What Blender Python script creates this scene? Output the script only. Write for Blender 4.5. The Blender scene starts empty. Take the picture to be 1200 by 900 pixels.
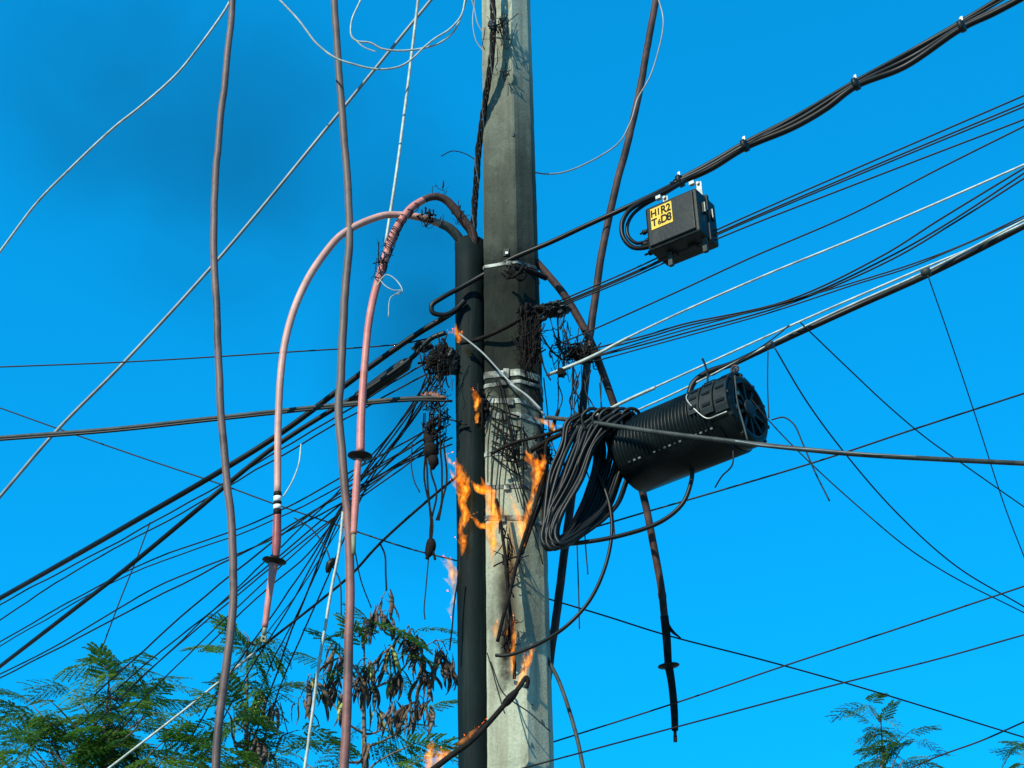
import bpy, bmesh, math, random
from mathutils import Vector, Matrix, Quaternion, noise
random.seed(7)
S = bpy.context.scene
C = S.collection
R = math.radians

# ------------------------------------------------------------------ camera
PITCH, HFOV, CAMZ = R(27), R(38), 1.6
W_, H_ = 1200, 900
F = 600 / math.tan(HFOV / 2)
cam_d = bpy.data.cameras.new('camera'); cam = bpy.data.objects.new('camera', cam_d); C.objects.link(cam)
cam.location = (0, 0, CAMZ); cam.rotation_euler = (math.pi / 2 + PITCH, 0, 0)
cam_d.sensor_fit = 'HORIZONTAL'; cam_d.angle = HFOV; cam_d.clip_start = 0.05; cam_d.clip_end = 5000
S.camera = cam
S.render.resolution_x = 1024; S.render.resolution_y = 768

# ------------------------------------------------------------------ light
SUN_AZ, SUN_EL = R(38), R(35)      # behind the camera, to the left
world = bpy.data.worlds.new('World'); S.world = world; world.use_nodes = True
nt = world.node_tree; nt.nodes.clear()
sky = nt.nodes.new('ShaderNodeTexSky'); sky.sky_type = 'NISHITA'; sky.sun_disc = False
sky.sun_elevation = SUN_EL; sky.sun_rotation = math.pi + SUN_AZ
sky.air_density = 1.0; sky.dust_density = 0.6; sky.ozone_density = 2.0
tint = nt.nodes.new('ShaderNodeMix'); tint.data_type = 'RGBA'; tint.blend_type = 'MULTIPLY'; tint.inputs[0].default_value = 1
tint.inputs[7].default_value = (0.015, 1.81, 3.42, 1)
gam = nt.nodes.new('ShaderNodeGamma'); gam.inputs[1].default_value = 0.45
bg = nt.nodes.new('ShaderNodeBackground'); bg.inputs[1].default_value = 0.118
ow = nt.nodes.new('ShaderNodeOutputWorld')
nt.links.new(sky.outputs[0], gam.inputs[0]); nt.links.new(gam.outputs[0], tint.inputs[6]); nt.links.new(tint.outputs[2], bg.inputs[0]); nt.links.new(bg.outputs[0], ow.inputs[0])
sd = bpy.data.lights.new('sun', 'SUN'); sd.energy = 5.0; sd.angle = R(0.53); sd.color = (1, 0.95, 0.78)
sun = bpy.data.objects.new('sun', sd); C.objects.link(sun)
dirv = Vector((math.sin(SUN_AZ) * math.cos(SUN_EL), math.cos(SUN_AZ) * math.cos(SUN_EL), -math.sin(SUN_EL)))
sun.rotation_euler = dirv.to_track_quat('-Z', 'Y').to_euler(); sun.location = -dirv * 30
S.view_settings.view_transform = 'Standard'; S.view_settings.look = 'None'
S.view_settings.exposure = 0.35; S.view_settings.gamma = 1.0; S.view_settings.use_curve_mapping = False

# ------------------------------------------------------------------ helpers: place
FWD = Vector((0, math.cos(PITCH), math.sin(PITCH))); UP = Vector((0, -math.sin(PITCH), math.cos(PITCH))); RT = Vector((1, 0, 0))
CAM = Vector((0, 0, CAMZ))
def at(x, y, Y):
    """point of the place at distance Y down the street, on the sight line of photo point (x, y)"""
    d = RT * ((x - 600) / F) + UP * ((450 - y) / F) + FWD
    return CAM + d * (Y / d.y)
def mpp(p):
    return (Vector(p) - CAM).dot(FWD) / F          # metres per photo pixel at that point
def smooth(pts, n):
    out = []
    m = len(pts)
    if m < 3:
        a, b = pts[0], pts[-1]
        return [a.lerp(b, i / n) for i in range(n + 1)]
    P = [pts[0] * 2 - pts[1]] + list(pts) + [pts[-1] * 2 - pts[-2]]
    for i in range(1, m):
        p0, p1, p2, p3 = P[i - 1], P[i], P[i + 1], P[i + 2]
        t0 = 0; t1 = t0 + max((p1 - p0).length, 1e-6) ** .5; t2 = t1 + max((p2 - p1).length, 1e-6) ** .5; t3 = t2 + max((p3 - p2).length, 1e-6) ** .5
        for k in range(n):
            t = t1 + (t2 - t1) * k / n
            A1 = p0 * ((t1 - t) / (t1 - t0)) + p1 * ((t - t0) / (t1 - t0))
            A2 = p1 * ((t2 - t) / (t2 - t1)) + p2 * ((t - t1) / (t2 - t1))
            A3 = p2 * ((t3 - t) / (t3 - t2)) + p3 * ((t - t2) / (t3 - t2))
            B1 = A1 * ((t2 - t) / (t2 - t0)) + A2 * ((t - t0) / (t2 - t0))
            B2 = A2 * ((t3 - t) / (t3 - t1)) + A3 * ((t - t1) / (t3 - t1))
            out.append(B1 * ((t2 - t) / (t2 - t1)) + B2 * ((t - t1) / (t2 - t1)))
    out.append(pts[-1].copy())
    return out

# ------------------------------------------------------------------ helpers: mesh
class MB:
    def __init__(s): s.v = []; s.f = []; s.sm = []
    def tube(s, pts, rad, sides=7, cap=True, flat=1.0):
        n = len(pts)
        if not hasattr(rad, '__len__'): rad = [rad] * n
        t = (pts[1] - pts[0]).normalized()
        nrm = t.orthogonal().normalized()
        base = len(s.v)
        for i in range(n):
            a = pts[max(i - 1, 0)]; b = pts[min(i + 1, n - 1)]
            t2 = (b - a)
            if t2.length < 1e-9: t2 = t
            t2 = t2.normalized()
            q = t.rotation_difference(t2); nrm = (q @ nrm).normalized(); t = t2
            bn = t.cross(nrm)
            for k in range(sides):
                an = 2 * math.pi * k / sides
                s.v.append(pts[i] + (nrm * math.cos(an) + bn * math.sin(an) * flat) * rad[i])
        for i in range(n - 1):
            for k in range(sides):
                a = base + i * sides + k; b = base + i * sides + (k + 1) % sides
                s.f.append((a, b, b + sides, a + sides)); s.sm.append(True)
        if cap:
            s.f.append(tuple(base + k for k in range(sides))[::-1]); s.sm.append(False)
            s.f.append(tuple(base + (n - 1) * sides + k for k in range(sides))); s.sm.append(False)
    def lathe(s, origin, axis, prof, sides=24, ref=None, a0=0, a1=2 * math.pi):
        """prof: list of (along, radius)"""
        ax = Vector(axis).normalized(); u = (ref - ax * ref.dot(ax)).normalized() if ref else ax.orthogonal().normalized(); w = ax.cross(u)
        base = len(s.v); full = abs(a1 - a0 - 2 * math.pi) < 1e-6; m = sides if full else sides + 1
        for (l, r) in prof:
            for k in range(m):
                an = a0 + (a1 - a0) * k / sides
                s.v.append(Vector(origin) + ax * l + (u * math.cos(an) + w * math.sin(an)) * r)
        for i in range(len(prof) - 1):
            for k in range(sides):
                a = base + i * m + k; b = base + i * m + (k + 1) % m
                s.f.append((a, b, b + m, a + m)); s.sm.append(True)
        if full:
            if prof[0][1] > 1e-4: s.f.append(tuple(base + k for k in range(m))[::-1]); s.sm.append(False)
            if prof[-1][1] > 1e-4: s.f.append(tuple(base + (len(prof) - 1) * m + k for k in range(m))); s.sm.append(False)
    def box(s, o, u, v, w, bev=0.0):
        """centre o, half-axis vectors u v w; chamfered box"""
        bm = bmesh.new(); bmesh.ops.create_cube(bm, size=2)
        M = Matrix(((u.x, v.x, w.x, o.x), (u.y, v.y, w.y, o.y), (u.z, v.z, w.z, o.z), (0, 0, 0, 1)))
        bmesh.ops.transform(bm, matrix=M, verts=bm.verts)
        if bev: bmesh.ops.bevel(bm, geom=bm.edges[:], offset=bev, segments=2, affect='EDGES', profile=0.5)
        bm.verts.index_update(); b = len(s.v)
        s.v += [x.co.copy() for x in bm.verts]
        for f in bm.faces: s.f.append(tuple(b + x.index for x in f.verts)); s.sm.append(False)
        bm.free()
    def mesh(s, name, mat):
        me = bpy.data.meshes.new(name); me.from_pydata([tuple(x) for x in s.v], [], s.f)
        me.polygons.foreach_set('use_smooth', s.sm); me.materials.append(mat); me.update()
        return me
    def build(s, name, mat, parent=None):
        o = bpy.data.objects.new(name, s.mesh(name, mat)); C.objects.link(o)
        if parent:
            o.parent = parent
            if parent.type == 'EMPTY' or parent.location.length: o.location = -root_loc(parent)
        return o
def root_loc(p):
    l = Vector((0, 0, 0))
    while p: l += p.location; p = p.parent
    return l
def tag(o, label, cat, group=None, kind=None):
    o['label'] = label; o['category'] = cat
    if group: o['group'] = group
    if kind: o['kind'] = kind
    return o
def thing(name, loc, label, cat, group=None):
    o = bpy.data.objects.new(name, None); C.objects.link(o); o.location = loc; o.empty_display_size = .1
    return tag(o, label, cat, group)

# ------------------------------------------------------------------ materials
def mat(name):
    m = bpy.data.materials.new(name); m.use_nodes = True; n = m.node_tree; n.nodes.clear()
    return m, n, n.nodes.new('ShaderNodeOutputMaterial')
def N(n, t, **k):
    x = n.nodes.new(t)
    for a, b in k.items(): setattr(x, a, b)
    return x
def mixc(n, fac, a, b, mode='MIX'):
    m = N(n, 'ShaderNodeMix', data_type='RGBA', blend_type=mode)
    for i, x in ((0, fac), (6, a), (7, b)):
        if isinstance(x, (tuple, float, int)): m.inputs[i].default_value = x if not isinstance(x, tuple) else (*x, 1)
        else: n.links.new(x, m.inputs[i])
    return m.outputs[2]
def ramp(n, src, stops):
    r = N(n, 'ShaderNodeValToRGB'); e = r.color_ramp.elements
    while len(e) < len(stops): e.new(0.5)
    for i, (p, c) in enumerate(stops): e[i].position = p; e[i].color = (*c, 1) if isinstance(c, tuple) else (c, c, c, 1)
    n.links.new(src, r.inputs[0]); return r.outputs[0]
def noise_tex(n, scale, detail=4, rough=.6, vec=None, dist=0.0):
    t = N(n, 'ShaderNodeTexNoise'); t.inputs['Scale'].default_value = scale; t.inputs['Detail'].default_value = detail
    t.inputs['Roughness'].default_value = rough; t.inputs['Distortion'].default_value = dist
    if vec: n.links.new(vec, t.inputs['Vector'])
    return t.outputs[0]
def geo_pos(n, scale=None):
    g = N(n, 'ShaderNodeNewGeometry').outputs['Position']
    if scale:
        mp = N(n, 'ShaderNodeMapping'); mp.inputs['Scale'].default_value = scale; n.links.new(g, mp.inputs[0]); return mp.outputs[0]
    return g
def plain(name, c1, c2=None, rough=.5, scale=12, metal=0.0, bump=0.0, bscale=60, spec=.5, stretch=None, lo=.35, hi=.65, dirt=None, dscale=2.6, damt=.8):
    m, n, o = mat(name)
    b = N(n, 'ShaderNodeBsdfPrincipled'); b.inputs['Roughness'].default_value = rough; b.inputs['Metallic'].default_value = metal
    b.inputs['Specular IOR Level'].default_value = spec
    p = geo_pos(n, stretch)
    nz = noise_tex(n, scale, 5, .65, p)
    col = ramp(n, nz, [(lo, c1), (hi, c2 or c1)])
    if dirt:
        col = mixc(n, ramp(n, noise_tex(n, dscale, 6, .7, geo_pos(n), .5), [(.50, 0.0), (.64, damt)]), col, dirt)
        col = mixc(n, ramp(n, noise_tex(n, dscale * 13, 4, .6, geo_pos(n)), [(.55, 0.0), (.70, damt * .7)]), col, dirt)
    n.links.new(col, b.inputs['Base Color'])
    if bump:
        bu = N(n, 'ShaderNodeBump'); bu.inputs['Strength'].default_value = bump; bu.inputs['Distance'].default_value = .004
        n.links.new(noise_tex(n, bscale, 4, .6, p), bu.inputs['Height']); n.links.new(bu.outputs[0], b.inputs['Normal'])
    n.links.new(b.outputs[0], o.inputs[0]); return m
M = {}
M['black'] = plain('rubber_black', (.0022, .003, .0036), (.007, .0085, .009), .42, 9, spec=.22, dirt=(.013, .016, .0155), damt=.6)
M['soft'] = plain('charred_wire', (.003, .003, .003), (.016, .013, .011), .85, 30, bump=.4, spec=.15)
M['wire'] = plain('dark_wire', (.004, .006, .007), (.010, .013, .014), .6, 5, spec=.25)
M['greycable'] = plain('weathered_grey_cable', (.016, .024, .024), (.040, .050, .047), .6, 14, bump=.3, spec=.25, dirt=(.075, .085, .078), dscale=6, damt=.5)
M['pale'] = plain('pale_steel_strand', (.26, .31, .29), (.46, .52, .47), .5, 20, bump=.2, dirt=(.10, .11, .10), damt=.55, dscale=4)
M['dullstrand'] = plain('dull_steel_strand', (.13, .15, .15), (.26, .29, .28), .5, 6)
M['brown'] = plain('aged_brown_cable', (.105, .068, .060), (.16, .105, .092), .55, 5, bump=.3, stretch=(3, 3, .6), spec=.3, dirt=(.040, .033, .032), damt=.75)
def two_tone(name, top, low, z0, z1):
    m = plain(name, top[0], top[1], .55, 5, bump=.3, stretch=(3, 3, .6), spec=.3)
    n = m.node_tree; b = next(x for x in n.nodes if x.type == 'BSDF_PRINCIPLED'); src = b.inputs['Base Color'].links[0].from_socket
    sep = N(n, 'ShaderNodeSeparateXYZ'); n.links.new(geo_pos(n), sep.inputs[0])
    mr = N(n, 'ShaderNodeMapRange'); mr.inputs['From Min'].default_value = z1; mr.inputs['From Max'].default_value = z0; n.links.new(sep.outputs[2], mr.inputs[0])
    c = mixc(n, mr.outputs[0], src, ramp(n, noise_tex(n, 7, 5, .65, geo_pos(n)), [(.35, low[0]), (.65, low[1])]))
    c = mixc(n, ramp(n, noise_tex(n, 2.6, 6, .7, geo_pos(n), .5), [(.50, 0.0), (.64, .7)]), c, (.040, .033, .032))
    n.links.new(c, b.inputs['Base Color']); return m
M['brownred'] = two_tone('brown_cable_red_end', ((.085, .062, .055), (.14, .10, .088)), ((.16, .065, .055), (.25, .11, .095)), 4.2, 4.9)
M['darkbrown'] = plain('sooty_brown_cable', (.024, .014, .012), (.085, .048, .042), .65, 6, bump=.3, spec=.25, dirt=(.008, .007, .007))
M['pink'] = plain('pink_heatshrink', (.40, .125, .105), (.52, .21, .175), .48, 5, bump=.2, spec=.3, dirt=(.15, .055, .048), damt=.5)
M['palepink'] = plain('pale_pink_sheath', (.46, .235, .19), (.58, .35, .285), .48, 4, bump=.2, spec=.3, dirt=(.24, .13, .11), damt=.5)
M['redterm'] = plain('red_termination', (.20, .042, .040), (.30, .08, .075), .4, 8, bump=.1, spec=.35)
M['steel'] = plain('galvanised_steel', (.22, .24, .22), (.50, .53, .48), .45, 25, metal=.35)
M['boxpl'] = plain('dark_moulded_plastic', (.004, .008, .008), (.009, .014, .0135), .5, 8, bump=.25, spec=.25, dirt=(.030, .034, .029), dscale=5, damt=.5)
M['drum'] = plain('drum_plastic', (.0008, .0035, .0042), (.003, .0065, .0068), .40, 8, spec=.16, dirt=(.016, .021, .020), dscale=5, damt=.4)
M['yellow'] = plain('yellow_sticker', (.62, .39, .010), (.74, .48, .014), .5, 9, dirt=(.26, .18, .03), dscale=14, damt=.4)
M['ink'] = plain('black_ink', (.004, .004, .004), None, .7, spec=.2)
M['white'] = plain('white_tape', (.70, .69, .64), (.8, .8, .77), .5, 20)
M['bark'] = plain('bark', (.07, .055, .04), (.16, .13, .10), .9, 18, bump=.6, stretch=(1, 1, .25))
M['podbrown'] = plain('dry_pod', (.030, .018, .012), (.15, .105, .075), .6, 9, spec=.3)
M['podgreen'] = plain('green_pod', (.22, .26, .05), (.34, .36, .09), .5, 9)
M['band'] = plain('dirty_steel_strap', (.035, .038, .032), (.42, .45, .38), .6, 11, lo=.46, hi=.62, dirt=(.03, .03, .024), dscale=7)
M['copper'] = plain('corroded_lug', (.12, .15, .10), (.24, .25, .16), .6, 40)

def leafmat(name, a, b):
    m, n, o = mat(name)
    oi = N(n, 'ShaderNodeObjectInfo')
    col = ramp(n, oi.outputs['Random'], [(0, a), (1, b)])
    nz = noise_tex(n, 14, 2, .5, geo_pos(n))
    col = mixc(n, ramp(n, nz, [(.4, 0.0), (.6, 1.0)]), col, mixc(n, 1.0, col, (.55, .62, .6), 'MULTIPLY'))
    d = N(n, 'ShaderNodeBsdfPrincipled'); d.inputs['Roughness'].default_value = .5
    t = N(n, 'ShaderNodeBsdfTranslucent'); mx = N(n, 'ShaderNodeMixShader'); mx.inputs[0].default_value = .42
    n.links.new(col, d.inputs['Base Color']); n.links.new(col, t.inputs[0])
    n.links.new(d.outputs[0], mx.inputs[1]); n.links.new(t.outputs[0], mx.inputs[2]); n.links.new(mx.outputs[0], o.inputs[0])
    return m
M['leaf'] = leafmat('leaf_green', (.050, .185, .028), (.15, .30, .042))
M['leafyellow'] = leafmat('leaf_young', (.17, .24, .04), (.24, .30, .05))

# concrete with soot and scorch stains (stain shapes fixed on the pole)
def concrete():
    m, n, o = mat('pole_concrete')
    b = N(n, 'ShaderNodeBsdfPrincipled'); b.inputs['Roughness'].default_value = .95; b.inputs['Specular IOR Level'].default_value = .08
    p = geo_pos(n)
    big = noise_tex(n, 5, 5, .65, geo_pos(n, (1, 1, .35)))
    fine = noise_tex(n, 70, 4, .7, p)
    col = ramp(n, big, [(.3, (.33, .355, .265)), (.55, (.42, .455, .345)), (.75, (.47, .50, .39))])
    col = mixc(n, ramp(n, fine, [(.35, .45), (.6, 0.0)]), col, (.19, .20, .14))
    streak = noise_tex(n, 16, 4, .6, geo_pos(n, (1, 1, .07)))
    col = mixc(n, ramp(n, streak, [(.46, 0.0), (.66, .6)]), col, (.20, .185, .13))
    pores = N(n, 'ShaderNodeTexVoronoi'); pores.inputs['Scale'].default_value = 38; n.links.new(p, pores.inputs['Vector'])
    col = mixc(n, ramp(n, pores.outputs[0], [(.06, .7), (.13, 0.0)]), col, (.10, .10, .075))
    sep = N(n, 'ShaderNodeSeparateXYZ'); n.links.new(p, sep.inputs[0])
    wob = N(n, 'ShaderNodeMath', operation='MULTIPLY_ADD'); wob.inputs[1].default_value = .9; n.links.new(noise_tex(n, 4.5, 5, .65, p), wob.inputs[0]); n.links.new(sep.outputs[2], wob.inputs[2])
    mr = N(n, 'ShaderNodeMapRange'); mr.inputs['From Min'].default_value = 3.0; mr.inputs['From Max'].default_value = 9.0; n.links.new(wob.outputs[0], mr.inputs[0])
    f = lambda z: (z + .45 - 3) / 6
    soot = ramp(n, mr.outputs[0], [(f(Z_(775)), 0.0), (f(Z_(735)), .45), (f(Z_(660)), .15), (f(Z_(600)), .10), (f(Z_(525)), .25), (f(Z_(455)), 1.0), (f(Z_(315)), 1.0), (f(Z_(275)), .90), (f(Z_(185)), .82), (f(Z_(105)), .55), (f(Z_(35)), .08)])
    grain = ramp(n, noise_tex(n, 9, 5, .7, geo_pos(n, (1, 1, .4))), [(.25, .95), (.6, 1.0)])
    mu = N(n, 'ShaderNodeMath', operation='MULTIPLY'); n.links.new(soot, mu.inputs[0]); n.links.new(grain, mu.inputs[1])
    col = mixc(n, mu.outputs[0], col, (.012, .015, .013))
    # scorch running down the face behind the burning cables
    def lane(px, py, width, z0, z1, amt):
        x0 = at(px, py, 7.36).x
        dx = N(n, 'ShaderNodeMath', operation='MULTIPLY_ADD'); n.links.new(noise_tex(n, 6, 4, .6, geo_pos(n, (1, 1, .6))), dx.inputs[0]); dx.inputs[1].default_value = .10; n.links.new(sep.outputs[0], dx.inputs[2])
        ab = N(n, 'ShaderNodeMath', operation='SUBTRACT'); n.links.new(dx.outputs[0], ab.inputs[0]); ab.inputs[1].default_value = x0 + .05
        ab2 = N(n, 'ShaderNodeMath', operation='ABSOLUTE'); n.links.new(ab.outputs[0], ab2.inputs[0])
        a = N(n, 'ShaderNodeMapRange'); a.inputs['From Min'].default_value = width; a.inputs['From Max'].default_value = width * .2; n.links.new(ab2.outputs[0], a.inputs[0])
        zr = ramp(n, mr.outputs[0], [(f(Z_(z1)) - .02, 0.0), (f(Z_(z1)) + .02, 1.0), (f(Z_(z0)) - .03, 1.0), (f(Z_(z0)) + .02, 0.0)])
        k = N(n, 'ShaderNodeMath', operation='MULTIPLY'); n.links.new(a.outputs[0], k.inputs[0]); n.links.new(zr, k.inputs[1])
        k2 = N(n, 'ShaderNodeMath', operation='MULTIPLY'); n.links.new(k.outputs[0], k2.inputs[0]); k2.inputs[1].default_value = amt
        return k2.outputs[0]
    col = mixc(n, lane(594, 720, .085, 650, 790, .85), col, (.055, .042, .026))
    col = mixc(n, lane(592, 745, .045, 700, 800, .95), col, (.012, .011, .010))
    col = mixc(n, lane(636, 560, .05, 440, 640, .9), col, (.016, .017, .015))
    n.links.new(col, b.inputs['Base Color'])
    bu = N(n, 'ShaderNodeBump'); bu.inputs['Strength'].default_value = .5; bu.inputs['Distance'].default_value = .004
    n.links.new(fine, bu.inputs['Height']); n.links.new(bu.outputs[0], b.inputs['Normal'])
    n.links.new(b.outputs[0], o.inputs[0]); return m
def Z_(py): return at(600, py, 7.4).z
M['concrete'] = concrete()
def pipe_mat():
    m, n, o = mat('riser_pipe_plastic')
    b = N(n, 'ShaderNodeBsdfPrincipled'); b.inputs['Roughness'].default_value = .5
    st = noise_tex(n, 30, 5, .6, geo_pos(n, (1, 1, .05)))
    bl = noise_tex(n, 6, 5, .7, geo_pos(n, (1, 1, .4)))
    c = ramp(n, bl, [(.35, (.0015, .006, .007)), (.7, (.005, .013, .0135))])
    c = mixc(n, ramp(n, st, [(.52, 0.0), (.72, .7)]), c, (.018, .030, .028))
    b.inputs['Specular IOR Level'].default_value = .12; b.inputs['Roughness'].default_value = .7
    n.links.new(c, b.inputs['Base Color']); n.links.new(b.outputs[0], o.inputs[0])
    bu = N(n, 'ShaderNodeBump'); bu.inputs['Strength'].default_value = .35; bu.inputs['Distance'].default_value = .006
    n.links.new(bl, bu.inputs['Height']); n.links.new(bu.outputs[0], b.inputs['Normal'])
    return m
M['pipe'] = pipe_mat()
def flame_mat(name, strength, lo, hi):
    m, n, o = mat(name)
    e = N(n, 'ShaderNodeEmission')
    nz = noise_tex(n, 34, 5, .65, geo_pos(n, (1, 1, .5)), 1.0)
    n.links.new(ramp(n, nz, [(.36, lo), (.55, hi), (.68, (1, .52, .09))]), e.inputs[0])
    s = N(n, 'ShaderNodeMath', operation='MULTIPLY'); s.inputs[1].default_value = strength
    n.links.new(ramp(n, nz, [(.38, .06), (.5, .5), (.64, 1.25)]), s.inputs[0]); n.links.new(s.outputs[0], e.inputs[1])
    ab = N(n, 'ShaderNodeVolumeAbsorption'); ab.inputs[0].default_value = (.92, .62, .18, 1); ab.inputs[1].default_value = 20
    ad = N(n, 'ShaderNodeAddShader'); n.links.new(e.outputs[0], ad.inputs[0]); n.links.new(ab.outputs[0], ad.inputs[1])
    n.links.new(ad.outputs[0], o.inputs['Volume'])
    m.cycles.volume_step_rate = .25
    return m
M['flame'] = flame_mat('fire_orange', 24, (1, .12, .006), (1, .30, .022))
M['flamecore'] = flame_mat('fire_core', 30, (1, .24, .015), (1, .44, .055))
M['flamepale'] = flame_mat('fire_thin', 20, (1, .17, .03), (1, .40, .08))
def smoke_mat(amount):
    m, n, o = mat('smoke_air')
    v = N(n, 'ShaderNodeVolumePrincipled'); v.inputs['Color'].default_value = (.012, .03, .035, 1); v.inputs['Anisotropy'].default_value = .2
    tc = N(n, 'ShaderNodeTexCoord')
    ln = N(n, 'ShaderNodeVectorMath', operation='LENGTH'); n.links.new(tc.outputs['Object'], ln.inputs[0])
    fall = ramp(n, ln.outputs['Value'], [(.15, 1.0), (.95, 0.0)])
    nz = ramp(n, noise_tex(n, .9, 4, .55, geo_pos(n), .8), [(.30, 0.12), (.66, 1.0)])
    mu = N(n, 'ShaderNodeMath', operation='MULTIPLY'); n.links.new(fall, mu.inputs[0]); n.links.new(nz, mu.inputs[1])
    m2 = N(n, 'ShaderNodeMath', operation='MULTIPLY'); m2.inputs[1].default_value = amount; n.links.new(mu.outputs[0], m2.inputs[0])
    n.links.new(m2.outputs[0], v.inputs['Density']); n.links.new(v.outputs[0], o.inputs['Volume'])
    m.cycles.volume_step_rate = .6
    return m
M['smoke'] = smoke_mat(.46); M['thicksmoke'] = smoke_mat(.75)

# ------------------------------------------------------------------ ground
g = MB(); g.v = [Vector((-400, -400, 0)), Vector((400, -400, 0)), Vector((400, 400, 0)), Vector((-400, 400, 0))]; g.f = [(0, 1, 2, 3)]; g.sm = [False]
go = g.build('ground', plain('dry_ground', (.13, .12, .09), (.20, .18, .14), .95, 1.5, bump=.5)); go['kind'] = 'structure'

# ------------------------------------------------------------------ concrete pole
PA, PB = at(593.5, 0, 7.5), at(611, 900, 7.5)
PD = (PA - PB) / (PA.z - PB.z)
def axis_at(z): return PB + PD * (z - PB.z)
PROF = [(-.168, -.105), (-.160, -.118), (.020, -.138), (.034, -.136), (.139, -.052), (.145, -.040), (.168, .13), (.09, .17), (-.10, .17), (-.14, .13)]
def pole_w(z): return 1.0 - (z - 3.5) * .0115
pole = thing('utility_pole', axis_at(0), 'tall tapered concrete utility pole with soot stains and metal straps', 'utility pole')
b = MB(); zs = [-.4 + 11.4 * i / 228 for i in range(229)]; n_ = len(PROF)
for z in zs:
    a = axis_at(z); w = pole_w(z)
    for k, (x, y) in enumerate(PROF):
        e = noise.fractal(Vector((k * 7.1, 0, z * 9)), 1, 2, 4) * .0022
        if noise.noise(Vector((k * 3.3, 5, z * 14))) > .62: e -= .006      # chipped arris
        b.v.append(Vector((a.x + x * (w + e / .16), a.y + y * (w + e / .16), z)))
for i in range(len(zs) - 1):
    for k in range(n_):
        p = i * n_ + k; q = i * n_ + (k + 1) % n_
        b.f.append((p, q, q + n_, p + n_)); b.sm.append(False)
b.f.append(tuple(range(n_))[::-1]); b.f.append(tuple((len(zs) - 1) * n_ + k for k in range(n_))); b.sm += [False, False]
b.build('shaft', M['concrete'], pole)
def front_y(px, py, off=0.0):
    """depth of the pole's front faces where the sight line meets it"""
    Y = 7.38
    for _ in range(3):
        p = at(px, py, Y); a = axis_at(p.z); w = pole_w(p.z); x = (p.x - a.x) / w
        if x < .027: y = -.109 - (x + .168) * .15
        elif x < .142: y = -.137 + (x - .027) * .8
        else: y = -.045 + (x - .142) * 6
        Y = a.y + y * w
    return Y - off
def band(py, hh, proud=.007, m='steel', tilt=0):
    z = at(600, py, 7.38).z; b = MB(); rings = []
    for dz, pr in ((-hh, .001), (-hh, proud), (hh, proud), (hh, .001)):
        for k, (x, y) in enumerate(PROF):
            zz = z + dz + tilt * x; a = axis_at(zz); w = pole_w(zz); l = math.hypot(x, y)
            b.v.append(Vector((a.x + x * w * (1 + pr / l), a.y + y * w * (1 + pr / l), zz)))
    for i in range(3):
        for k in range(n_):
            p = i * n_ + k; q = i * n_ + (k + 1) % n_
            b.f.append((p, q, q + n_, p + n_)); b.sm.append(False)
    o = b.build('band', M[m], pole)
    bx, by = 596 + random.uniform(-8, 8), py
    c = at(bx, by, front_y(bx, by, .012)); bb = MB()
    bb.box(c, Vector((.016, 0, 0)), Vector((0, .010, 0)), Vector((0, 0, hh * 1.5)), .003)
    bb.build('buckle', M[m], o)
for py, hh, t in ((438, .020, .05), (449, .011, .1), (471, .015, -.05), (488, .018, 0), (531, .013, .03), (571, .011, 0), (608, .013, -.04), (309, .010, .12)):
    band(py, hh, .006, 'band', t)
def pbox(name, px, py, hw, hh, d, m, parent, off=0.0, bev=.002):
    c = at(px, py, front_y(px, py, off)); bb = MB()
    bb.box(c, Vector((hw, -hw * .15, 0)), Vector((d * .15, d, 0)), Vector((0, 0, hh)), bev); return bb.build(name, M[m], parent)
bo = pbox('bolt_recess', 593.5, 296, .018, .026, .006, 'black', pole, .004)  # black block painted as the dark of the recess round the bolt
pbox('bolt_head', 594, 297, .009, .009, .010, 'steel', bo, .014)
for px, py in ((601, 158), (581, 178), (581.5, 204), (582, 222), (594, 236), (623, 828), (622, 873), (585, 862), (634, 846)):
    pbox('chip', px, py, .008, .012, .004, 'greycable', pole, .001)

# ------------------------------------------------------------------ riser pipe
pt, pb_ = at(550.5, 285, 7.58), at(558, 900, 7.58)
pd = (pt - pb_) / (pt.z - pb_.z)
pipe = thing('riser_pipe', pb_ + pd * (0 - pb_.z), 'black plastic riser pipe strapped to the side of the concrete pole', 'pipe')
pr = .091
L = (pt.z + .02) * pd.length
pipeb = MB(); pipeb.lathe(pb_ + pd * (-.02 - pb_.z), pd, [(L * i / 30, pr + .0012 * math.sin(i * 2.3)) for i in range(31)] + [(L, pr - .01), (L - .25, pr - .01)], 28)
pipeb.f.pop(); pipeb.sm.pop()
pipeb.build('tube', M['pipe'], pipe)
collar = MB(); collar.lathe(pb_ + pd * (Z_(805) - pb_.z), pd, [(-.002, pr + .0005), (0, pr + .005), (.10, pr + .005), (.102, pr + .0005)], 28)
collar.f = collar.f[:-2]; collar.sm = collar.sm[:-2]
def pipe_front(px, py, off=0.0):
    Y = 7.5
    for _ in range(3):
        p = at(px, py, Y); a = pb_ + pd * (p.z - pb_.z); dx = max(min((p.x - a.x) / pr, .97), -.97); Y = a.y - pr * math.sqrt(1 - dx * dx)
    return Y - off

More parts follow.
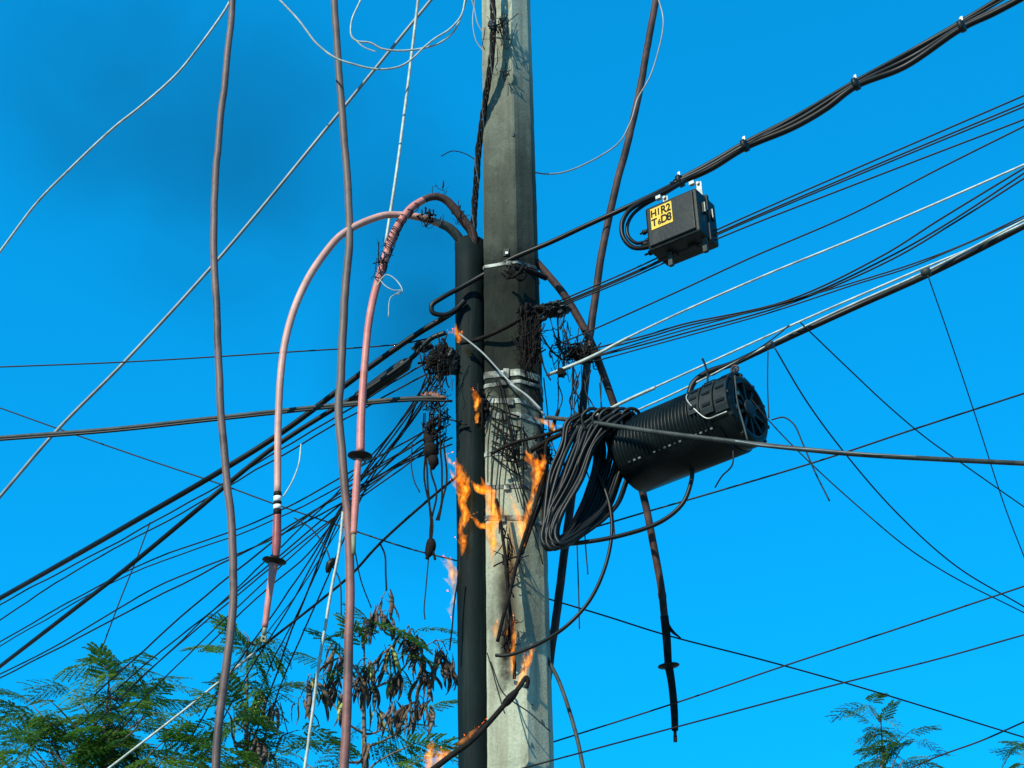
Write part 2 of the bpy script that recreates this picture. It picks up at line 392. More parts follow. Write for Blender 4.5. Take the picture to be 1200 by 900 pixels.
# ------------------------------------------------------------------ wires
def path(pts, Y, n=8, jit=0.0, ext=140):
    pts = [tuple(p) for p in pts]
    def outside(p): return p[0] <= 6 or p[0] >= 1194 or p[1] <= 6 or p[1] >= 894
    def extend(p, q):
        d = Vector((p[0] - q[0], p[1] - q[1])).normalized() * ext; return (p[0] + d.x, p[1] + d.y)
    far0 = far1 = 0
    def reach(p): return 9 if p[0] <= 6 or p[0] >= 1194 else (2.0 if p[1] <= 6 else .9)
    if ext and outside(pts[0]): far0 = reach(pts[0]); pts = [extend(pts[0], pts[1])] + pts
    if ext and outside(pts[-1]): far1 = reach(pts[-1]); pts = pts + [extend(pts[-1], pts[-2])]
    ls = [0]
    for a, c in zip(pts, pts[1:]): ls.append(ls[-1] + math.hypot(a[0] - c[0], a[1] - c[1]))
    Ys = list(Y) if hasattr(Y, '__len__') else [Y, Y]
    out = []
    for p, l in zip(pts, ls):
        t = l / ls[-1] * (len(Ys) - 1); i = min(int(t), len(Ys) - 2); t -= i
        y = 1 / ((1 - t) / Ys[i] + t / Ys[i + 1])
        out.append(at(p[0], p[1], y))
    out = smooth(out, n)
    def run_on(a, b_, L):           # carry the wire on past the view, towards its next support
        d = (a - b_).normalized(); return [a + d * L * t + Vector((0, 0, (-.02 if L > 5 else 0) * (L * t) ** 1.5)) for t in (.12, .3, .6, 1.0)]
    if far0: out = run_on(out[0], out[2], far0)[::-1] + out
    if far1: out = out + run_on(out[-1], out[-3], far1)
    if jit:
        s = random.uniform(0, 100)
        out = [p + Vector(noise.noise_vector(p * 3.1 + Vector((s, s, s)))) * jit + Vector(noise.noise_vector(p * 11 + Vector((s, 0, s)))) * jit * .4 for p in out]
    return out
def wire(pts, Y, wpx, m, label, cat='wire', group=None, name='overhead_wire', n=8, jit=0.0, sides=7, parent=None, taper=None, ext=140):
    P = path(pts, Y, n, jit, ext); mid_ = pts[len(pts) // 2]; Ym_ = list(Y)[len(Y) // 2] if hasattr(Y, '__len__') else Y
    if hasattr(Y, '__len__') and len(Y) == 2: Ym_ = (Y[0] + Y[1]) / 2
    P0_ = at(mid_[0], mid_[1], Ym_)
    r = wpx * .5 * mpp(min(P, key=lambda q: (q - P0_).length))
    rad = r
    if taper: rad = [r * (taper[0] + (taper[1] - taper[0]) * i / (len(P) - 1)) for i in range(len(P))]
    b = MB(); b.tube(P, rad, sides); o = b.build(name, M[m], parent)
    if not parent: tag(o, label, cat, group)
    return o

# --- right-hand messenger bundle with the splice box
GB = 'black cables lashed along the messenger above the splice box'
wire([(790, 214), (830, 193), (873, 168), (935, 136), (1003, 96), (1065, 62), (1127, 26), (1180, -6), (1240, -40)], (7.06, 6.62, 5.8), 8, 'black', 'uppermost black cable of the lashed bundle that carries the splice box', 'cable', GB, 'bundle_cable')
wire([(786, 217), (830, 199), (873, 173), (930, 149), (968, 127), (1003, 101), (1060, 78), (1127, 33), (1165, 15), (1230, -20)], (7.05, 6.60, 5.78), 8, 'black', 'lowest sagging black cable of the lashed bundle that carries the splice box', 'cable', GB, 'bundle_cable')
wire([(788, 216), (830, 196), (873, 171), (935, 141), (1003, 99), (1070, 66), (1127, 31), (1240, -22)], (7.04, 6.59, 5.77), 6.5, 'black', 'middle black cable of the lashed bundle that carries the splice box', 'cable', GB, 'bundle_cable')
wire([(838, 190), (930, 137), (1003, 94), (1100, 41), (1230, -30)], (6.96, 6.42, 5.76), 1.6, 'greycable', 'thin grey lashing strand along the top of the splice box bundle', 'wire', None, 'lashing_strand')
for (x, y, Y) in ((873, 170.5, 6.76), (1003, 98.5, 6.36), (1127, 30.5, 6.0), (797, 212, 7.03)):
    c = at(x, y, Y); a = (at(x + 10, y - 5.2, Y - .03) - c).normalized(); r = 8 * mpp(c)
    t = MB(); t.lathe(c - a * .012, a, [(0, r * .8), (0, r), (.024, r), (.024, r * .8)], 12)
    o = t.build('cable_tie', M['boxpl']); tag(o, 'dark tie cinched round the lashed cable bundle', 'cable tie', 'ties on the cable bundle')
    t = MB(); t.box(c - a.cross(Vector((0, 1, 0))).normalized() * r * (-1) + Vector((0, -.01, 0)), a * .008, Vector((0, .008, 0)), Vector((0, 0, .014)), .002); t.build('buckle', M['steel'], o)
wire([(790, 216), (762, 230), (730, 245), (690, 263), (645, 284), (598, 304), (570, 320), (540, 337), (518, 349), (506, 358), (507, 366), (520, 369), (533, 364), (540, 357)],
     (7.05, 7.08, 7.17, 7.28, 7.36, 7.45, 7.44, 7.48), 6, 'black', 'black cable crossing the pole and looping back beside the riser pipe', 'cable', None, 'looped_cable', n=8)
GL = 'cable loops feeding the splice box'
wire([(806, 210), (775, 227), (750, 238), (736, 248), (729, 262), (731, 279), (742, 290), (757, 290), (764, 287)], (7.02, 7.0, 7.0, 6.98), 6, 'black', 'outer black cable loop bending round into the end of the splice box', 'cable', GL, 'cable_loop')
wire([(800, 214), (772, 231), (754, 241), (741, 252), (735, 265), (737, 278), (746, 285), (758, 283)], (7.05, 7.03, 7.02, 7.0), 4.5, 'black', 'inner black cable loop bending round into the end of the splice box', 'cable', GL, 'cable_loop')

# --- splice box
u = Vector((.8, -.6, 0)); v = Vector((.6, .8, 0)); w = Vector((0, 0, 1))
tl = R(2); u, w = (u * math.cos(tl) + w * math.sin(tl)), (w * math.cos(tl) - u * math.sin(tl))
sbc = at(787, 257, 6.82) + v * .108
sb = thing('splice_box', sbc - w * .15, 'black fibre splice box with yellow code sticker hanging from cable bundle', 'splice box')
hw, hd, hh = .164, .108, .142
b = MB(); b.box(sbc, u * hw, v * hd, w * hh, .014); body = b.build('body', M['boxpl'], sb)
b = MB(); b.box(sbc - v * (hd + .005) - w * .0, u * (hw - .018), v * .008, w * (hh - .018), .005); b.build('cover', M['boxpl'], sb)
b = MB(); b.box(sbc + u * .02, u * (hw + .006 - .02), v * (hd + .010), w * .0, .0) if False else b.box(sbc + w * (hh * .02) + v * .012, u * (hw + .007), v * .012, w * (hh + .007), .003); b.build('seam_flange', M['boxpl'], sb)
for s in (-.04, .045):
    b = MB(); b.box(sbc + u * (hw + .006) + v * s + w * .035, u * .008, v * .016, w * .033, .003); lt = b.build('latch', M['boxpl'], sb)
    b = MB(); b.box(sbc + u * (hw + .016) + v * (s - .012) + w * .035, u * .002, v * .0025, w * .030); b.build('latch_wire', M['steel'], lt)
for s in (-.07, .06):
    b = MB(); b.box(sbc - w * (hh + .008) + u * s, u * .026, v * .02, w * .01, .003); b.build('latch', M['boxpl'], sb)
for i, (s, z) in enumerate(((-.05, .035), (-.02, -.005), (-.05, -.045), (.0, -.075), (.03, .02))):
    b = MB(); o = sbc - u * (hw - .002) + v * s + w * z
    b.lathe(o, -u, [(0, .017), (.02, .017), (.022, .012), (.04, .012), (.042, .016), (.055, .016), (.056, .007), (.075 + .01 * (i % 2), .006)], 10); b.build('cable_gland', M['boxpl'], sb)
for s in (-.075, .142):
    b = MB(); top = sbc + u * s - v * .02 + w * (hh + .035)
    b.box(top, u * .017, v * .003, w * .055, .001); br = b.build('hanger_bracket', M['steel'], sb)
    b = MB(); b.lathe(top + w * .045 - v * .004, -v, [(0, .009), (.012, .009)], 8); b.build('bolt', M['steel'], br)
    b = MB(); b.box(top - v * .02 + w * .05 - u * .03, u * .016, v * .012, w * .012, .003); b.build('clamp', M['steel'], br)
    b = MB(); b.box(sbc + u * s - v * .02 - w * (hh + .035), u * .013, v * .011, w * .05, .002); b.build('foot_bracket', M['greycable'], sb)
stc = sbc - v * (hd + .0145) - u * .052 + w * .040
b = MB(); b.box(stc, u * .068, v * .0012, w * .068); stick = b.build('sticker', M['yellow'], sb)
stick['label'] = 'yellow sticker lettered H1R2 T6D8'
def glyph(ch, size, cx, cz, mm):
    cu = bpy.data.curves.new('lettering', 'FONT'); cu.body = ch; cu.size = size; cu.align_x = 'CENTER'; cu.align_y = 'CENTER'; cu.extrude = .0007; cu.offset = size * .03
    tmp = bpy.data.objects.new('lettering', cu); C.objects.link(tmp)
    dg = bpy.context.evaluated_depsgraph_get(); me = bpy.data.meshes.new_from_object(tmp.evaluated_get(dg)); bpy.data.objects.remove(tmp)
    me.materials.clear(); me.materials.append(M['ink'])
    o = bpy.data.objects.new('lettering', me); C.objects.link(o)
    p = stc - v * .0018 + u * cx + w * cz
    o.parent = stick; o.matrix_parent_inverse = Matrix()
    Mx = Matrix(((u.x * .86, w.x, -v.x, p.x), (u.y * .86, w.y, -v.y, p.y), (u.z * .86, w.z, -v.z, p.z), (0, 0, 0, 1)))
    o.matrix_local = Mx
for i, ch in enumerate('H1R2'): glyph(ch, (.063, .060, .070, .068)[i], -.047 + .0315 * i, .031, 0)
for i, ch in enumerate('T6D8'): glyph(ch, (.066, .048, .070, .070)[i], -.047 + .0315 * i, -.029 - (.008 if ch == '6' else 0), 0)

# --- other wires running right
GT = 'thin dark wires strung to the right of the pole'
for pts in ([(655, 353), (745, 314), (845, 267), (1020, 190), (1200, 112)], [(655, 356), (745, 318), (845, 271), (1020, 196), (1200, 121)],
            [(655, 358), (745, 320), (845, 273), (1020, 199), (1200, 125)], [(655, 360), (745, 323), (845, 278), (1010, 213), (1200, 140)]):
    k_ = {112: 'topmost', 121: 'second', 125: 'third', 140: 'lowest'}[pts[-1][1]]
    wire(pts, (7.4, 5.75), 2.0, 'wire', k_ + ' thin dark wire of the four parallel ones passing just below the splice box', 'wire', GT)
wire([(650, 405), (700, 384), (800, 339), (880, 302), (1000, 250), (1100, 198), (1200, 148)], (7.4, 5.75), 2.0, 'wire', 'lone thin dark wire below the parallel set, above the pale strand', 'wire')
wire([(640, 440), (690, 420), (735, 396), (800, 365), (900, 321), (1000, 280), (1100, 237), (1200, 193)], (7.35, 5.75), 2.6, 'pale', 'pale steel strand running from the charred knot on the right of the pole', 'wire', None, 'steel_strand')
wire([(643, 439), (690, 419.5), (737, 395.5)], (7.34, 7.1), 4.2, 'pale', 'pale spiral dead end gripping the steel strand beside the pole', 'grip', None, 'dead_end_grip', ext=0)
G2 = 'wires sagging below the pale strand'
for i, pts in enumerate(([(690, 410), (760, 392), (800, 380), (923, 352), (1035, 299), (1100, 258), (1200, 197)], [(690, 414), (760, 395), (800, 383), (930, 352), (1040, 302), (1110, 262), (1200, 203)],
            [(690, 420), (760, 402), (800, 391), (930, 354), (1045, 304), (1115, 263), (1200, 209)], [(695, 424), (760, 406), (800, 395), (900, 367), (1000, 334), (1067, 313), (1120, 291), (1200, 256)],
            [(695, 418), (800, 387), (900, 360), (1000, 331), (1070, 309), (1130, 286), (1200, 253)])):
    wire(pts, (7.45, 5.8), 2.2 if i < 3 else 1.8, 'wire', ('topmost', 'second', 'third', 'lowest', 'fourth')[i] + ' dark wire of the five bunched between pale strand and drum cable', 'wire', G2)
wire([(688, 492), (735, 469), (820, 430), (930, 380), (1080, 315), (1140, 290), (1200, 262)], (7.3, 5.8), 2.6, 'pale', 'upper pale strand passing just above the black drum', 'wire', None, 'steel_strand')
wire([(690, 491.5), (735, 469), (768, 454)], (7.29, 7.0), 4, 'pale', 'pale spiral grip on the strand above the black cable coil', 'grip', None, 'dead_end_grip', ext=0)
wire([(742, 483), (790, 461), (850, 431), (930, 389), (1000, 356), (1085, 318), (1200, 258)], (7.2, 5.75), 2.4, 'pale', 'lower pale strand from which the black drum hangs', 'wire', None, 'steel_strand')
wire([(806, 470), (812, 450), (828, 437), (857, 427), (885, 414), (930, 393), (1000, 361), (1085, 323), (1140, 296), (1200, 265)], (7.0, 6.9, 6.4, 5.78), 7.5, 'black', 'thick black cable leaving the top of the drum up along the strand', 'cable', None, 'drum_cable')
wire([(835, 440), (885, 411), (912, 392), (925, 381)], (6.9, 6.6), 1.6, 'wire', 'short thin tie wire joining the drum cable and the upper pale strand', 'wire', ext=0)
for (x, y) in ((1085, 319), (902, 405)):
    c = at(x, y, 6.72 if x < 1000 else 6.12); t = MB()
    t.lathe(c - u * .02, u, [(0, .012), (0, .02), (.04, .02), (.04, .012)], 10)
    tag(t.build('wire_clip', M['greycable']), 'small grey clip binding the drum cable to the pale strand', 'clip', 'clips on the drum cable')
wire([(640, 489), (660, 491), (700, 496), (760, 505), (840, 515), (900, 522), (1000, 532), (1100, 538), (1200, 543)], (7.2, 6.72, 6.44, 6.38, 6.36, 6.36), 6, 'greycable', 'weathered grey cable passing in front of the black drum', 'cable', None, 'service_cable')
wire([(862, 517), (905, 523), (1000, 531), (1200, 541.5)], (6.40, 6.34), 2, 'dullstrand', 'frayed pale strand twisted along the grey cable by the drum', 'wire', None, 'frayed_strand', jit=.004)
wire([(670, 626), (740, 605), (840, 576), (960, 540), (1080, 500), (1200, 461)], (8.2, 7.2), 2.2, 'wire', 'thin dark wire passing behind the cable coil and under the drum', 'wire')
wire([(620, 695), (650, 704), (710, 722), (780, 744), (900, 775), (1000, 803), (1200, 864)], (8.5, 10), 2.0, 'wire', 'thin dark wire sloping down to the right from behind the pole', 'wire')
wire([(622, 878), (650, 869), (800, 821), (920, 780), (1060, 734), (1200, 687)], (8.0, 6.8), 2.0, 'wire', 'thin wire crossing behind the burnt dark termination tip', 'wire')
wire([(625, 897), (640, 893), (800, 850), (985, 801), (1100, 772), (1200, 744)], (7.25, 7.4, 6.9), 2.0, 'wire', 'lowest thin wire rising to the right from the foot of the pole', 'wire')
wire([(1060, 903), (1100, 886), (1150, 868), (1200, 846)], (9.4, 8.4), 2.0, 'wire', 'short run of thin wire rising past the leafy sprig', 'wire')
wire([(1087, 322), (1110, 388), (1140, 478), (1178, 595), (1203, 660)], (6.1, 7.5), 1.4, 'wire', 'thin drop wire hanging from the grey clip on the drum cable', 'wire')
wire([(908, 408), (945, 470), (990, 531), (1050, 600), (1120, 663), (1200, 711)], (6.7, 8.5), 1.8, 'wire', 'thin drop wire falling right from the clip beside the drum', 'wire')
wire([(938, 378), (990, 428), (1040, 475), (1085, 513), (1130, 545), (1200, 594)], (6.6, 8.6), 1.6, 'wire', 'thin drop wire falling right from the upper pale strand', 'wire')
wire([(861, 440), (880, 467), (903, 495), (950, 543), (1013, 600), (1057, 637), (1110, 672), (1200, 718)], (6.75, 6.7, 8.5), 1.6, 'wire', 'thin drop wire falling right across the end of the drum', 'wire')
wire([(900, 412), (899.5, 450), (901, 490)], (6.7, 6.68), 1.6, 'wire', 'short thin wire hanging straight down beside the drum end', 'wire')
wire([(904, 492), (918, 489), (930, 497), (940, 518), (955, 553), (972, 587)], (6.68, 6.5), 1.9, 'wire', 'curled loose wire end springing from the drum end', 'wire', None, 'loose_wire')
wire([(859, 522), (858, 545), (846, 558), (838, 571)], (6.6, 6.55), 2.0, 'black', 'bent broken strap dangling under the drum', 'strap', None, 'broken_strap')
wire([(828, 462), (829, 440), (826, 427), (823, 420)], (6.92, 6.9), 2.6, 'black', 'upright hook wire standing on top of the drum', 'hook', None, 'hook_wire')

# --- drum
dA = at(739, 536, 7.18); dB = at(879, 479, 6.70)
dax = (dB - dA).normalized(); dl = (dB - dA).length
drum = thing('cable_drum', dA.lerp(dB, .5) - w * .22, 'large ribbed black drum closure hanging below the pale strand', 'drum')
DR = .196
vup = (w - dax * w.dot(dax)).normalized(); vside = dax.cross(vup)        # vside points away/left
prof = [(-.06, .03), (-.055, .09), (-.03, .135), (0, .165), (.02, DR - .012)]
nr = 27
for i in range(nr):
    l0 = .03 + (dl - .17) * i / nr; st = (dl - .17) / nr
    prof += [(l0, DR - .016), (l0 + st * .28, DR - .001), (l0 + st * .5, DR + .002), (l0 + st * .72, DR - .001), (l0 + st * .97, DR - .016)]
prof += [(dl - .135, DR - .004), (dl - .02, DR - .004), (dl, DR - .03), (dl + .002, DR - .05), (dl - .03, DR - .055), (dl - .03, .02)]
b = MB(); b.lathe(dA, dax, prof, 56, vup); b.build('body', M['drum'], drum)
# lower shell; pale blocks along its seam paint the reflection off the teeth
cs = -vside if (-vside).dot(Vector((0, -1, 0))) > 0 else vside                          # side facing the street
sgn = 1 if dax.cross(vup).dot(cs) > 0 else -1
ang = lambda d: sgn * R(d)
b = MB(); b.lathe(dA, dax, [(.02, DR - .004), (.022, DR + .006), (dl - .1, DR + .006), (dl - .098, DR - .004)], 40, vup, ang(128), ang(262)); b.build('lower_shell', M['drum'], drum)
def dpt(l, a, r): return dA + dax * l + (vup * math.cos(ang(a)) + cs * math.sin(R(a))) * r
def dpt(l, a, r): return dA + dax * l + (vup * math.cos(R(a)) + cs * math.sin(R(a))) * r
clipme = None
for i in range(17):
    if i in (3, 4, 11): continue
    l = .10 + (dl - .24) * i / 16; c = dpt(l, 126, DR + .0065)
    rad_ = (dpt(l, 126, 1) - dpt(l, 126, 0)).normalized(); tan_ = dax.cross(rad_)
    b = MB(); b.box(c, dax * .0065, tan_ * .0045, rad_ * .004, .001); b.build('seam_tooth_glint', M['greycable'] if i % 3 == 0 else M['dullstrand'], drum)
# lens shaped access window near the end with panels
def patch(l0, l1, a0, a1, r, th, nm, m, par, na=8):
    b = MB()
    for rr in (r, r + th):
        for i in range(na + 1):
            a = a0 + (a1 - a0) * i / na
            b.v.append(dpt(l0, a, rr)); b.v.append(dpt(l1, a, rr))
    k = 2 * (na + 1)
    for i in range(na):
        p = 2 * i
        b.f += [(p, p + 1, p + 3, p + 2), (k + p, k + p + 2, k + p + 3, k + p + 1), (p, p + 2, k + p + 2, k + p), (p + 1, k + p + 1, k + p + 3, p + 3)]
    b.f += [(0, k, k + 1, 1), (k - 2, k - 1, 2 * k - 1, 2 * k - 2)]
    b.sm = [False] * len(b.f); return b.build(nm, M[m], par)
for (l0, l1, a0, a1) in ((dl - .24, dl - .175, 45, 96), (dl - .165, dl - .095, 38, 104), (dl - .085, dl - .012, 32, 108), (dl - .20, dl - .115, 8, 30), (dl - .105, dl - .012, 0, 26), (dl - .16, dl - .02, -40, -6)):
    pn = patch(l0, l1, a0, a1, DR - .004, .011, 'window_panel', 'boxpl', drum)
    for q in range(3):
        aa = a0 + (a1 - a0) * (q + .6) / 3.4
        patch(l0 + .012, l1 - .012, aa, aa + 4, DR + .007, .005, 'rib', 'drum', pn, 2)
rim = [dpt(dl - .255 + .02 * abs(t) + .235 * max(0, t - .1) ** 1.2, 46 + 64 * min(1, t * 1.6 + .1) if t < .6 else 112, DR + .006) for t in [i / 12 for i in range(13)]]
b = MB(); b.tube(smooth(rim, 3), .0035, 6); b.build('window_rim', M['steel'], drum)
# end face: hub, spokes
for k in range(10):
    a = k * 36 + 8
    c = dpt(dl - .018, a, DR * .55); rad_ = (dpt(0, a, 1) - dpt(0, a, 0)).normalized(); tan_ = dax.cross(rad_)
    b = MB(); b.box(c, dax * .012, tan_ * .009, rad_ * .085, .003); b.build('end_spoke', M['boxpl'], drum)
b = MB(); b.lathe(dA + dax * (dl - .029), dax, [(0, .05), (.03, .05), (.036, .042), (.036, .02)], 18); b.build('end_hub', M['boxpl'], drum)
for a, r_ in ((60, .11), (105, .13)):
    c = dpt(dl - .004, a, r_); b = MB(); b.box(c, dax * .004, vup * .010, cs * .010, .002); b.build('bolt', M['steel'], drum)
hk = at(861, 433, 6.78)
b = MB(); b.tube(smooth([dpt(dl - .07, 0, DR), dpt(dl - .07, 0, DR) + (hk - dpt(dl - .07, 0, DR)) * .6, hk], 4), .012, 8); b.box(dpt(dl - .075, 0, DR + .012), dax * .035, cs * .025, vup * .02, .004); b.build('hanger', M['boxpl'], drum)
rg = [hk + dax * math.cos(t) * .020 + vup * math.sin(t) * .020 for t in [i * 2 * math.pi / 14 for i in range(15)]]
b = MB(); b.tube(rg, .007, 6); b.build('hanger_ring', M['darkbrown'], drum)
wire([(861, 440), (864, 470), (872, 500), (876, 516)], (6.62, 6.58), 2.2, 'greycable', 'thin strap lying over the drum window', 'strap', None, 'retaining_strap')

# --- coil of cable hung left of the drum
coil = thing('cable_coil', at(650, 640, 7.05), 'thick coil of many black cable turns hanging between pole and drum', 'cable coil')
random.seed(31)
for i in range(28):
    t = i / 27
    j = lambda s: random.uniform(-s, s)
    right = t                      # spreads the turns sideways
    tx, ty = 682 + 58 * right + j(3), 488 - 4 * right + j(4)
    bx, by = 636 + 16 * right + j(4), 640 - 3 * abs(right - .5) + j(5)
    lx, ly = 648 + 36 * right + j(4), 558 + j(6)
    rx, ry = 690 + 42 * right + j(5), 575 - 10 * right + j(5)
    pts = [(tx, ty), (tx - 14 + j(2), ty + 10), (lx + 14, ly - 36), (lx, ly), (bx + 3, by - 30 + j(3)), (bx, by - 8), (bx + 6, by), (bx + 26, by - 9), (rx - 12, ry + 28), (rx, ry), (rx + 10 + 3 * right, ry - 42), (tx + 9, ty + 14), (tx, ty)]
    Ym = 7.02 + .05 * j(1)
    Ys = (7.02 + j(.04), 7.0 + j(.03), 6.98 + j(.03), 6.96 + j(.03), 7.08 + j(.03), 7.16 + j(.03), 7.1 + j(.04))
    P = path(pts, Ys, 5, .003, 0)
    P[-1] = P[0].copy(); b = MB(); b.tube(P, random.choice((1.5, 1.9, 2.2, 2.6)) * mpp(P[0]), 7, False); b.build('cable_turn', M['black'], coil)
for i in range(5):
    x = 690 + 11 * i + random.uniform(-3, 3)
    P = path([(x - 4, 505), (x - 8, 488), (x + 2, 479), (x + 12, 482), (x + 16, 500), (x + 12, 512)], (7.0, 6.98, 7.1), 5, .003, 0)
    b = MB(); b.tube(P, 2.2 * mpp(P[0]), 7); b.build('cable_turn', M['black'], coil)
b = MB(); P = path([(634, 617), (640, 611), (648, 612), (654, 620)], (6.97, 6.97), 5, 0, 0); b.tube(P, .012, 7); b.build('binding', M['boxpl'], coil)
wire([(640, 639), (680, 636), (730, 627), (775, 611), (800, 590), (810, 565), (812, 548)], (7.05, 7.0, 6.95), 5.5, 'black', 'black cable sweeping from the coil up into the drum underside', 'cable', None, 'drum_feed_cable')
wire([(702, 555), (714, 590), (717, 625), (708, 668), (690, 705), (662, 735), (630, 755), (595, 768), (581, 768)], (7.1, 7.0, 7.05, 7.25), 4.6, 'black', 'black cable curving from the coil back to the lower burn mark on the pole', 'cable', None, 'curving_cable')
wire([(636, 762), (647, 782), (655, 798), (667, 832), (677, 868), (684, 903)], (7.5, 7.3), 5, 'greycable', 'dull grey cable curving down from the right edge of the pole', 'cable', None, 'service_cable')
for pts, lab in (([(676, 632), (678, 690), (679, 737)], 'longer thin wire end hanging below the coil'), ([(685, 620), (687, 650), (689, 673)], 'shorter thin wire end hanging below the coil'), ([(716, 570), (718, 600), (721, 632)], 'thin wire end hanging under the left end of the drum')):
    wire(pts, (7.5, 7.5), 1.6, 'wire', lab, 'wire', None, 'hanging_wire')

# --- three burnt high-voltage terminations
def skirt(c, ax, r, parent, m='black'):
    b = MB(); b.lathe(c - ax * .02, ax, [(0, r * .35), (.012, r * .45), (.018, r * .97), (.023, r), (.027, r * .9), (.034, r * .4), (.04, r * .36)], 20); return b.build('rain_shed', M[m], parent)
def lug(p, ax, parent, m='copper', s=1.0):
    b = MB(); side = ax.cross(Vector((0, 1, 0))).normalized(); q = ax.cross(side)
    b.tube([p, p + ax * .04 * s], .011 * s, 8); b.box(p + ax * .055 * s, ax * .022 * s, side * .013 * s, q * .004, .002)
    o = b.build('lug', M[m], parent)
    b = MB(); b.lathe(p + ax * .060 * s - q * .006, q, [(0, .006), (.012, .006)], 8); b.build('bolt_hole', M['ink'], o); return o
def tubes(nm, pts, Y, ws, m, parent, n=8, sides=12, ext=0, jit=0):
    P = path(pts, Y, n, jit, ext); k = len(P)
    rad = []
    for i, p in enumerate(P):
        t = i / (k - 1) * (len(ws) - 1); a = min(int(t), len(ws) - 2) if len(ws) > 1 else 0
        rr = ws[a] + (ws[a + 1] - ws[a]) * (t - a) if len(ws) > 1 else ws[0]
        rad.append(rr * .5 * mpp(p))
    b = MB(); b.tube(P, rad, sides); return b.build(nm, M[m], parent), P
ta = thing('cable_termination', at(321, 657, 7.2), 'pale pink cable arching from the riser pipe to a red hanging termination', 'cable', 'burnt cable terminations')
tubes('cable', [(541, 300), (538, 281), (525, 267), (507, 259), (488, 254), (470, 252), (453, 252), (435, 257), (413, 267), (397, 278), (380, 298), (362, 325), (345, 362), (334, 402), (329, 440), (326, 500), (325.5, 579)], (7.58, 7.4, 7.25, 7.2), (10, 9, 8, 8.5, 9, 8.5, 8.5), 'palepink', ta)
tubes('sooted_sheath', [(541.5, 302), (539, 282), (527, 267.5), (516, 262)], (7.578, 7.48), (12, 11.5, 10.2), 'greycable', ta)
for y0, y1, m_ in ((577, 582, 'ink'), (588, 592, 'ink'), (582, 588, 'white'), (592, 597, 'white'), (597, 604, 'ink')):
    tubes('tape', [(325.5 - (y0 - 577) * .02, y0), (325.5 - (y1 - 577) * .02, y1)], 7.2, (9.6,), m_, ta, n=2)
tubes('termination_body', [(325, 603), (324.5, 625), (324, 640), (323, 653)], 7.2, (9.5, 10.5, 10.5, 8.5), 'redterm', ta)
skirt(at(321.5, 657, 7.2), (at(320, 665, 7.2) - at(323, 650, 7.2)).normalized(), 14.5 * mpp(at(321, 657, 7.2)), ta)
_, P = tubes('tip_sleeve', [(321, 659), (319.5, 670), (315, 700), (310.5, 735)], 7.2, (11, 10.5, 8.5, 7.5, 7), 'pink', ta)
lug(P[-1], (P[-1] - P[-3]).normalized(), ta)
tbn = thing('cable_termination', at(422, 534, 7.15), 'rosy pink cable wrapped in charred wire, hanging nearer the riser pipe', 'cable', 'burnt cable terminations')
tubes('cable', [(556, 300), (553, 272), (545, 261), (533, 245), (522, 234), (512, 230.5), (503, 231.5), (494, 235.5)], (7.54, 7.4), (12, 11, 9, 8.5), 'darkbrown', tbn)
tubes('sheath', [(496, 234.5), (483, 243), (470, 259), (460, 277), (452, 300), (446, 320), (438, 348), (432, 380), (428, 420), (425, 460), (423, 498), (422.5, 530)], (7.4, 7.25, 7.15), (8.6, 9.5, 9.5, 9.5, 9, 8.5, 9.5, 10), 'pink', tbn)
skirt(at(422, 534, 7.15), (at(421, 544, 7.15) - at(423, 524, 7.15)).normalized(), 15 * mpp(at(422, 534, 7.15)), tbn)
_, P = tubes('tip_sleeve', [(420.5, 538), (419, 550), (417.5, 575), (416, 600), (414.5, 626)], 7.15, (8.5, 8, 9.5, 8.5, 7.5), 'pink', tbn)
tubes('stub', [(414.5, 625), (414.3, 650)], 7.15, (6, 5), 'copper', tbn, n=3)
random.seed(5)
for i in range(9):                       # charred wires wound round the sheath
    P0 = path([(494, 236), (470, 259), (452, 300), (440, 340)], (7.4, 7.25), 14, 0, 0); s0 = random.randint(0, 20); P1 = P0[s0:s0 + 12 + random.randint(0, 12)]
    ph = random.uniform(0, 6); q = []
    for k, p in enumerate(P1):
        r_ = 5.6 * mpp(p) + random.uniform(0, .004); an = ph + k * (.75 + .1 * (i % 3)); q.append(p + Vector((math.cos(an), math.sin(an), 0)) * r_ + Vector((0, 0, .2 * math.cos(an) * r_)))
    b = MB(); b.tube(smooth(q, 3), .0028, 5); b.build('wrapping_wire', M['soft'] if i % 3 else M['darkbrown'], tbn)
tcn = thing('cable_termination', at(784, 780, 7.75), 'scorched brown cable sagging behind the drum to a blackened tip', 'cable', 'burnt cable terminations')
tubes('cable', [(628, 306), (642, 322), (660, 344), (678, 373), (692, 400), (706, 436), (720, 475), (738, 525), (755, 585), (766, 640), (775, 690), (779, 726)], (7.5, 7.6, 7.75), (8.5, 9.5, 9, 9, 9), 'darkbrown', tcn)
tubes('tape', [(775.5, 695), (776.5, 701)], 7.748, (9.8,), 'ink', tcn, n=2)
tubes('termination_body', [(778.5, 722), (781, 745), (783, 776)], 7.75, (10, 10, 9), 'soft', tcn)
skirt(at(783.5, 780, 7.75), (at(785, 790, 7.75) - at(782, 770, 7.75)).normalized(), 13 * mpp(at(784, 780, 7.75)), tcn)
_, P = tubes('tip_sleeve', [(784, 782), (787, 800), (790, 830), (791, 856)], 7.75, (10, 9, 9, 8), 'soft', tcn)
lug(P[-1], (P[-1] - P[-3]).normalized(), tcn, 'soft', .8)
tubes('peeled_flap', [(781, 730), (788, 740), (798, 748)], 7.74, (5, 4, 1.5), 'soft', tcn, n=4)

